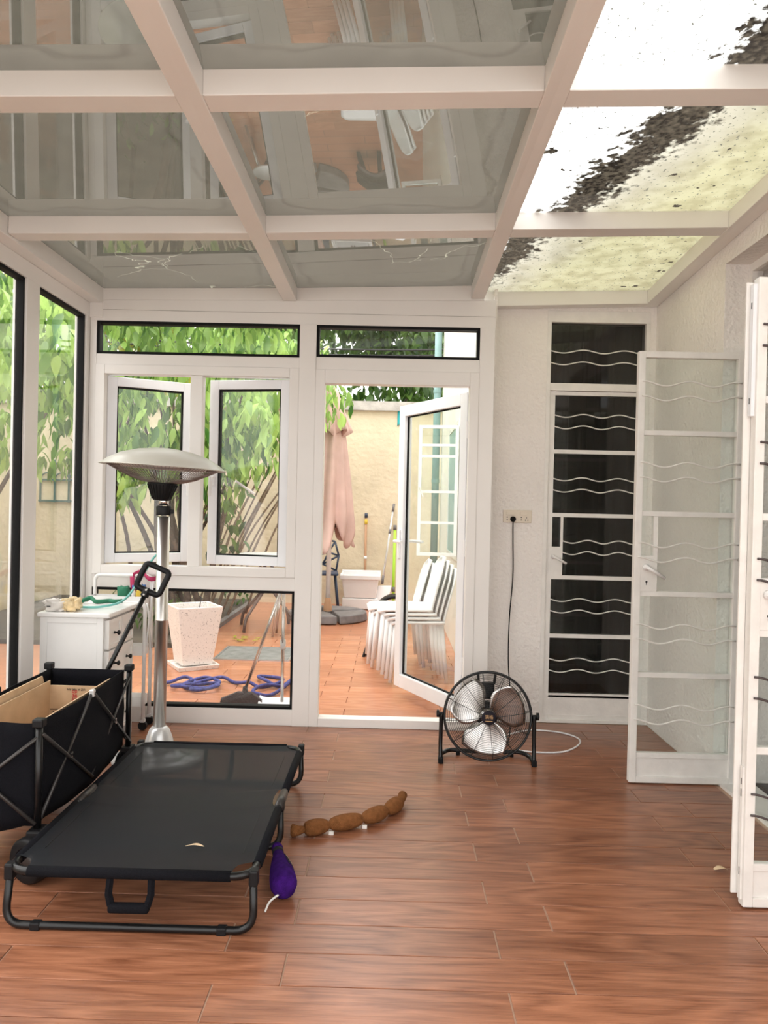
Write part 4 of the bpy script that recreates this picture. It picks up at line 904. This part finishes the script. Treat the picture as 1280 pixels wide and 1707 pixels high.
# ---- parasol
um = thing('parasol', 'closed dusty pink parasol with white pole and grey slab weights on the patio', 'parasol', (-.71, 8.62, PZ))
MB().lathe([(.028, .09), (.028, 2.62)], 16).build('pole', 'white_metal', um, smooth=True)
MB().lathe([(.015, 2.62), (.03, 2.66), (.0, 2.72)], 12, close=False).build('finial', 'white_metal', um, smooth=True)
def can(u, v):
    a = 2*PI*u; hem = .93+.13*math.sin(a*5+.7)+.06*math.sin(a*9); z = 2.64*(1-v)+hem*v
    r = .055+.20*v**.75; f1 = math.sin(a*8+v*1.6); f2 = math.sin(a*5+1+v*2.4)
    r *= 1+(.05+.30*v)*f1*.55+(.04+.2*v)*f2*.55
    if v > .86: r *= 1+1.6*(v-.86)*math.sin(a*3)
    return (r*math.cos(a), r*math.sin(a), z)
MB().grid(can, 120, 26).build('canopy', 'canopy', um, smooth=True, solid=.004)
def vent(u, v):
    a = 2*PI*u; z = 2.645-.52*v+.04*v*math.sin(a*6); r = (.058+.13*v)*(1+.32*v*math.sin(a*7+.5))
    return (r*math.cos(a), r*math.sin(a), z)
MB().grid(vent, 84, 8).build('canopy_vent', 'canopy', um, smooth=True, solid=.003)
for k in range(6):
    a = 2*PI*k/6+.3; MB().tube([(.03*math.cos(a), .03*math.sin(a), 2.5), (.10*math.cos(a), .10*math.sin(a), 1.05)], .008, 6).build('rib', 'bark', um)
MB().lathe([(.05, .085), (.05, .13), (.035, .22), (.029, .24)], 16, close=False).build('pole_socket', 'bamboo', um, smooth=True)
bs = um
for k in range(4):
    a0 = PI/2*k+.03+.35; a1 = a0+PI/2-.06; R_ = .46
    ptsq = [(.075*math.cos((a0+a1)/2), .075*math.sin((a0+a1)/2))] + [(R_*math.cos(a0+(a1-a0)*j/10), R_*math.sin(a0+(a1-a0)*j/10)) for j in range(11)]
    nn = len(ptsq)
    MB().add([(x, y, 0) for x, y in ptsq]+[(x*.97, y*.97, .09) for x, y in ptsq], [tuple(range(nn))[::-1], tuple(range(nn, 2*nn))]+[(j, (j+1) % nn, nn+(j+1) % nn, nn+j) for j in range(nn)]).build('weight_slab', 'base_grey', bs, bev=.012)
MB().box(-.4, .4, -.03, .03, 0, .05).box(-.03, .03, -.4, .4, 0, .05).build('cross_foot', 'base_grey', bs)
# ---- white stacking chairs, seat front towards -X
def make_chair(label, group):
    c = thing('stacking_chair', label, 'chair', group=group)
    def seat(u, v):
        e = abs(2*v-1); wdt = .205+.02*u; x = -.21+.40*u; y = (2*v-1)*wdt*(1-.10*(1-min(1, u*6))**2)
        z = .455-.018*math.sin(PI*u)*math.cos(PI*(v-.5)) - .02*(1-min(1, u*7))**2
        return (x, y, z)
    MB().grid(seat, 14, 12).build('seat', 'white_plastic', c, smooth=True, solid=.022)
    def back(u, v):
        y = (2*u-1)*(.21*math.sqrt(max(.02, 1-max(0, v-.55)**2/.2026*.96))); z = .46+.38*v
        x = .185+.11*v+.02*v*v-.045*math.cos(PI*(u-.5))*0-.03*(2*u-1)**2*v
        return (x, y, z)
    MB().grid(back, 14, 14).build('backrest', 'white_plastic', c, smooth=True, solid=.014)
    for sx, sy in ((-1, -1), (-1, 1), (1, -1), (1, 1)):
        MB().tube([(sx*.17, sy*.17, .45), (sx*.205+.01*(sx > 0), sy*.20, .012)], [.02, .014], 8).build('leg', 'white_plastic', c, smooth=True)
    return c
GRP = 'white stacking chairs outside the patio door'
lbls = ['white plastic chair at the bottom of the near stack by the open patio door', 'white plastic chair second from the bottom of the near stack', 'white plastic chair third from the bottom of the near stack', 'white plastic chair on top of the near stack by the patio door']
c0 = make_chair(lbls[0], GRP)
NS = (.14, 5.72); 
for k in range(4):
    o = c0 if k == 0 else copy_tree(c0); o['label'] = lbls[k]; o.location = (NS[0]+.03*k*-1+.06, NS[1], PZ+.03*k); o.rotation_euler = (0, 0, .10)
lbf = ['white plastic chair at the bottom of the far stack behind the near chairs', 'white plastic chair on top of the far stack behind the near chairs']
for k in range(2):
    o = copy_tree(c0); o['label'] = lbf[k]; o.location = (.06-.03*k+.0, 6.22, PZ+.03*k+.0); o.rotation_euler = (0, 0, .06)
# dark boards leaning behind the chairs
o = thing('folded_board', 'thin dark board leaning between the white chair legs', 'board', (-.13, 6.52, PZ)); MB().hexa([(-.10, -.05, 0), (-.07, -.05, 0), (-.02, .03, 0), (-.05, .03, 0), (.02, -.02, .36), (.05, -.02, .36), (.10, .06, .36), (.07, .06, .36)]).build('panel', 'base_grey', o)
MB().tube([(-.085, -.05, .0), (.035, -.02, .36)], .012, 6).build('edge_strip', 'black_plastic', o)
# ---- white storage tub against the garden wall
tb = thing('storage_tub', 'white plastic tub on a step base against the cream wall', 'tub', (-.375, 9.60, PZ))
tv = []
for hx_, hy_, z in ((.20, .16, .14), (.235, .19, .40), (.215, .17, .40), (.19, .15, .20)): tv += [(-hx_, -hy_, z), (hx_, -hy_, z), (hx_, hy_, z), (-hx_, hy_, z)]
MB().add(tv, pf).build('basin', 'white_plastic', tb, bev=.01)
MB().box(-.255, .255, -.21, -.185, .375, .43).box(-.255, .255, .185, .23, .375, .46).box(-.255, -.23, -.185, .185, .375, .44).box(.23, .255, -.185, .185, .375, .44).build('rim', 'white_plastic', tb, bev=.006)
MB().box(-.225, .225, -.17, .17, 0, .135).build('step_base', 'white_plastic', tb, bev=.01)
MB().lathe([(.012, 0), (.012, .004)], 10, (-.015, .148, .36), Matrix.Rotation(PI/2, 3, 'X')).lathe([(.012, 0), (.012, .004)], 10, (.02, .148, .36), Matrix.Rotation(PI/2, 3, 'X')).build('drain_holes', 'base_grey', tb)
# ---- poles leaning on the garden wall
def pole(name, label, p0, p1, r, mt_, extra):
    t = thing(name, label, 'pole', p0); MB().tube([(0, 0, 0), tuple(Vector(p1)-Vector(p0))], r, 8).build('shaft', mt_, t, smooth=True)
    d = Vector(p1)-Vector(p0)
    for f0, f1, m_ in extra: MB().tube([d*f0, d*f1], r*1.3, 8).build('sleeve', m_, t, smooth=True)
    return t
pole('bamboo_pole', 'brown pole with yellow tip standing behind the white tub', (-.33, 9.86, PZ), (-.335, 9.92, 1.20), .016, 'bamboo', ((.50, .53, 'white_plastic'), (.88, .93, 'yellow'), (.95, 1.0, 'chair_navy')))
mp_ = pole('mop', 'flat white mop with long metal handle leaning on the wall', (-.10, 9.60, .30), (.03, 9.9, 1.33), .013, 'silver_plastic', ((.0, .10, 'base_grey'), (.62, .68, 'base_grey'), (.9, 1, 'base_grey')))
MB().hexa([(-.13, -.10, -.30), (.06, -.10, -.30), (.06, -.08, -.30), (-.13, -.08, -.30), (-.05, -.02, -.02), (.12, -.02, -.02), (.12, 0, -.02), (-.05, 0, -.02)]).build('mop_head', 'white_plastic', mp_, bev=.006)
pole('broom_pole', 'lime green broom handle standing by the patio door edge', (.045, 9.72, PZ), (.05, 9.9, 1.05), .018, 'lime', ((.18, .24, 'base_grey'), (.94, 1, 'base_grey')))
fm = thing('folded_stool', 'black folded plastic stool lying behind the white chairs', 'stool', (.02, 8.05, PZ))
MB().grid(lambda u, v: (-.17+.34*u, -.11+.22*v, .30+.05*math.sin(PI*u)-.08*(1-u)**3), 10, 4).build('seat', 'black_plastic', fm, smooth=True, solid=.03)
MB().grid(lambda u, v: (-.14+.30*u, -.11+.22*v, .20+.06*math.sin(PI*u)-.06*(1-u)**3), 10, 4).build('under_panel', 'base_grey', fm, smooth=True, solid=.03)
for sx in (-1, 1): MB().hexa([(sx*.11-.02, -.1, 0), (sx*.11+.02, -.1, 0), (sx*.11+.02, .1, 0), (sx*.11-.02, .1, 0), (sx*.08-.02, -.1, .2), (sx*.08+.02, -.1, .2), (sx*.08+.02, .1, .2), (sx*.08-.02, .1, .2)]).build('leg', 'black_plastic', fm)
# ---- navy chair with cut-out polygons
nc = thing('lattice_chair', 'navy plastic chair with polygon cut-out back behind the parasol', 'chair', (-.88, 9.54, PZ), .1)
Pn = [(-.19, 0, .47), (-.22, 0, .66), (-.17, .03, .84), (0, .05, .87), (.17, .03, .84), (.22, 0, .66), (.19, 0, .47), (-.05, .02, .66), (.09, .02, .70), (.02, .01, .55)]
bk = MB()
for a, b in ((0, 1), (1, 2), (2, 3), (3, 4), (4, 5), (5, 6), (7, 1), (7, 3), (7, 9), (9, 0), (9, 6), (8, 5), (8, 4), (8, 9), (8, 3), (7, 8), (9, 5)): bk.tube([Pn[a], Pn[b]], .013, 6)
bk.build('backrest', 'chair_navy', nc, smooth=True)
MB().cbox((0, -.2, .455), (.42, .42, .03), bev=.012).build('seat', 'chair_navy', nc)
for sx in (-1, 1):
    for y in (-.36, -.03): MB().tube([(sx*.17, y, .45), (sx*.22, y+(.06 if y > -.1 else -.04), 0)], .016, 8).build('leg', 'chair_navy', nc, smooth=True)
yt = MB().cbox((0, 0, .03), (.10, .06, .06), bev=.01).build('sponge', 'yellow', loc=(-.92, 9.36, .468)); tag(yt, 'yellow sponge on the seat of the navy chair', 'sponge')
# ---- garden table with bent legs, seen through the right casement and low window
gt = thing('garden_table', 'round white garden table with bent brown legs under the shrub', 'table', (-1.28, 7.85, PZ))
MB().lathe([(0, .755), (.30, .755), (.315, .768), (.30, .78), (0, .78)], 40, close=False).build('table_top', 'white_plastic', gt, smooth=True)
for k in range(4):
    a = PI/4+PI/2*k+.25; MB().tube(rround([(.05*math.cos(a), .05*math.sin(a), .75), (.06*math.cos(a), .06*math.sin(a), .40), (.34*math.cos(a), .34*math.sin(a), .13), (.36*math.cos(a), .36*math.sin(a), 0)], .06), .016, 8).build('leg', 'table_brown', gt, smooth=True)
sl = thing('steel_stool', 'small round steel stool on the patio by the garden table', 'stool', (-1.02, 7.45, PZ))
MB().lathe([(0, .42), (.15, .42), (.16, .435), (.15, .45), (0, .45)], 28, close=False).build('seat', 'silver_plastic', sl, smooth=True)
for k in range(4):
    a = PI/4+PI/2*k; MB().tube([(.11*math.cos(a), .11*math.sin(a), .43), (.17*math.cos(a), .17*math.sin(a), 0)], .012, 8).build('leg', 'steel', sl, smooth=True)
tag(MB().grid(lambda u, v: (.05+.07*u, 9.944-.006*math.sin(u*3), 2.36+.20*v+.02*math.sin(u*5)), 6, 6).build('cloth_rag', 'teal_cloth', smooth=True, solid=.006), 'teal rag hanging on the garden wall near the coping', 'rag')

# ================================================================ PLANTING
def leaf_verts(L, W, droop):
    # pointed leaf folded along its midrib, y forward
    prof = [(0, .0, 0), (.22, .36, .3), (.5, .5, .55), (.78, .30, .8), (1, 0, 1)]
    vs = []; fs = []
    for i, (t, w_, _) in enumerate(prof):
        y = L*t; z = -droop*L*t*t
        if i in (0, 4): vs.append((0, y, z))
        else: vs += [(-W*w_, y, z+.10*W), (0, y, z-.05*W), (W*w_, y, z+.10*W)]
    fs = [(0, 2, 1), (0, 3, 2)]
    for k in (1, 4): fs += [(k, k+1, k+4, k+3), (k+1, k+2, k+5, k+4)]
    fs += [(7, 8, 10), (8, 9, 10)]
    return np.array(vs), fs
def rot_rand(tilt_lo, tilt_hi):
    az = random.uniform(0, 2*PI); ti = random.uniform(tilt_lo, tilt_hi); rl = random.uniform(-.6, .6)
    return Matrix.Rotation(az, 3, 'Z') @ Matrix.Rotation(ti, 3, 'X') @ Matrix.Rotation(rl, 3, 'Y')
def foliage(parent, mt_, clusters, n_each, L, W, droop=.35, tilt_=(-1.25, -.1), singles=0, front=None):
    base, fs = leaf_verts(1, W/L, droop); V = []; Fc = []; k = 0; one = None; pend = []
    for (c, rad) in clusters:
        for _ in range(int(n_each*max(.35, rad[0]*rad[2]/.25))):
            while True:
                q = np.array([random.uniform(-1, 1) for _ in range(3)])
                if .25 < q@q < 1: break
            p = np.array(c)+q*np.array(rad); R_ = np.array(rot_rand(*tilt_)); s_ = L*random.uniform(.65, 1.2)
            if singles and q[1] < -.45 and len(pend) < singles and random.random() < .5:
                pend.append((p, R_, s_)); continue
            V.append((base*s_)@R_.T+p); Fc += [tuple(i+k for i in f) for f in fs]; k += len(base)
    me = bpy.data.meshes.new('foliage'); me.from_pydata(np.concatenate(V).tolist(), [], Fc); me.materials.append(MATS[mt_])
    me.polygons.foreach_set('use_smooth', [True]*len(me.polygons))
    o = bpy.data.objects.new('foliage', me); COL.objects.link(o); o.parent = parent; o['kind'] = 'stuff'
    if pend:
        me = bpy.data.meshes.new('leaf'); me.from_pydata(base.tolist(), [], fs); me.materials.append(MATS[mt_])
        for p, R_, s_ in pend:
            q = bpy.data.objects.new('leaf', me); COL.objects.link(q); q.parent = parent
            M_ = Matrix(R_.tolist()).to_4x4() @ Matrix.Scale(s_, 4); M_.translation = p; q.matrix_local = M_
def trunks(parent, lines, mt_='bark'):
    for pts, r0_, r1_ in lines:
        sp = spline(pts, 6); n_ = len(sp); MB().tube(sp, [r0_+(r1_-r0_)*i/(n_-1) for i in range(n_)], 8).build('stem', mt_, parent, smooth=True)
def clus(n_, xr, yr, zr, rr):
    return [((random.uniform(*xr), random.uniform(*yr), random.uniform(*zr)), (random.uniform(*rr), random.uniform(*rr)*.8, random.uniform(*rr)*.75)) for _ in range(n_)]
# large shrub behind the casements
s1 = thing('shrub', 'large bright green shrub with spreading dark stems behind the casements', 'shrub', (-2.25, 7.9, .02))
L1 = []
for k in range(11):
    a = random.uniform(-.9, .7); bx = random.uniform(-.45, .35); L1.append(([(bx, random.uniform(-.3, .3), 0), (bx+a*.35, random.uniform(-.3, .3), .8), (bx+a*1.0, random.uniform(-.5, .3), 1.6), (bx+a*1.4, random.uniform(-.6, .4), 2.4)], random.uniform(.022, .05), .010))
trunks(s1, L1)
foliage(s1, 'leaf_bright', clus(34, (-1.3, 1.0), (-.9, .6), (1.5, 3.5), (.3, .55)), 210, .165, .066, .55, (-1.45, -.35), singles=140)
s2 = thing('shrub', 'loose leaning shrub with long thin stems seen through the right casement', 'shrub', (-2.05, 8.6, .02))
L2 = []
for k in range(9):
    bx = random.uniform(-.3, .5); a = random.uniform(.5, 1.0); L2.append(([(bx, random.uniform(-.2, .2), 0), (bx+a*.4, random.uniform(-.2, .2), .9), (bx+a*.9, random.uniform(-.3, .2), 1.7), (bx+a*1.15, random.uniform(-.3, .3), 2.3)], random.uniform(.010, .022), .005))
trunks(s2, L2, 'bark_light')
foliage(s2, 'leaf_bright', clus(10, (.1, 1.25), (-.6, .2), (1.75, 3.1), (.25, .42)), 170, .155, .065, .55, (-1.45, -.35), singles=70)
foliage(s2, 'leaf_dark', clus(6, (.0, .7), (-.6, .2), (.7, 1.5), (.12, .22)), 34, .14, .075)
# shrub outside the left glazing
s3 = thing('shrub', 'tall leafy shrub outside the left glazed wall', 'shrub', (-3.6, 6.3, -.1))
trunks(s3, [([(random.uniform(-.2, .2), 0, 0), (random.uniform(-.3, .3), .2*k-.4, 1.0), (random.uniform(-.6, .6), .4*k-.9, 2.2)], .04, .012) for k in range(5)])
foliage(s3, 'leaf_bright', clus(24, (-.9, .9), (-1.6, 1.6), (1.7, 3.6), (.35, .6)), 150, .165, .068, .5, (-1.4, -.3), singles=60)
# trees beyond the walls
def tree(name, label, loc, mt_, ncl, xr, yr, zr, rr, n_each, L=.15):
    t = thing(name, label, 'tree', loc); trunks(t, [([(0, 0, 0), (.1, 0, 1.2), (-.05, .1, zr[0]+.8)], .14, .07), ([(.05, 0, 1.3), (.5, .1, zr[0]+.4), (.9, .2, zr[0]+1)], .07, .03), ([(.05, 0, 1.2), (-.5, -.1, zr[0]+.3), (-.9, .1, zr[0]+1)], .07, .03)])
    foliage(t, mt_, clus(ncl, xr, yr, zr, rr), n_each, L, L*.45)
tree('tree', 'dense dark green tree beyond the garden wall above the patio door', (-.55, 11.9, -.1), 'leaf_dark', 22, (-1.2, 1.4), (-1, 1), (2.3, 5.2), (.45, .8), 230, .2)
tree('tree', 'yellow-green tree beyond the garden wall at the left transom', (-4.6, 11.4, -.1), 'leaf_yellow', 18, (-1.6, 1.5), (-1, 1), (2.2, 5.2), (.45, .8), 190, .2)
tree('tree', 'bright green tree beyond the garden wall behind the large shrub', (-2.4, 11.7, -.1), 'leaf_bright', 20, (-1.6, 1.5), (-1, 1), (2.4, 5.2), (.45, .8), 190, .2)
tree('tree', 'broad tree beyond the side wall at the far left', (-6.6, 8.6, -.1), 'leaf_bright', 20, (-1.3, 1.2), (-1.8, 1.8), (1.5, 5.0), (.45, .85), 170, .2)
tree('tree', 'dark tree beyond the side wall nearer the sunroom', (-6.8, 5.0, -.1), 'leaf_dark', 18, (-1.3, 1.0), (-1.8, 1.8), (1.5, 5.0), (.45, .85), 170, .2)
# low plants in the bed, fallen leaves, overhead wires
for k, (x, y) in enumerate(((-2.1, 7.1), (-2.6, 7.35), (-1.98, 9.4), (-2.5, 9.3))):
    t = thing('bed_plant', ['low dark plant at the near end of the bed behind the planter', 'low dark plant at the left of the bed under the shrub', 'low dark plant at the far patio corner of the bed', 'low dark plant against the garden wall in the bed'][k], 'plant', (x, y, .02))
    trunks(t, [([(0, 0, 0), (.03, 0, .12), (.05, .02, .25)], .01, .005)]); foliage(t, 'leaf_dark', [((0, 0, .22), (.26, .22, .2))], 90, .12, .05)
me = bpy.data.meshes.new('fallen_leaf'); bv, bf_ = leaf_verts(.08, .035, -.15); me.from_pydata(bv.tolist(), [], bf_); me.materials.append(MATS['leaf_yellow'])
for k in range(9):
    o = bpy.data.objects.new('fallen_leaf', me); COL.objects.link(o); o.location = (-1.55+.30*random.random(), 7.0+.25*random.random(), .004); o.rotation_euler = (0, 0, random.uniform(0, 6.3)); tag(o, 'small green leaf fallen on the patio near the garden table', 'leaf', 'fallen leaves on the patio')
for k, z in enumerate((3.42, 3.50)):
    tag(MB().tube(spline([(-5.5, 10.5, z+.2), (-2.5, 10.45, z), (.3, 10.4, z-.03), (2.5, 10.35, z+.1)], 8), .012, 6).build('overhead_wire', 'cable_dark', smooth=True), ['lower of the two overhead wires behind the patio door transom', 'upper of the two overhead wires behind the patio door transom'][k], 'wire')
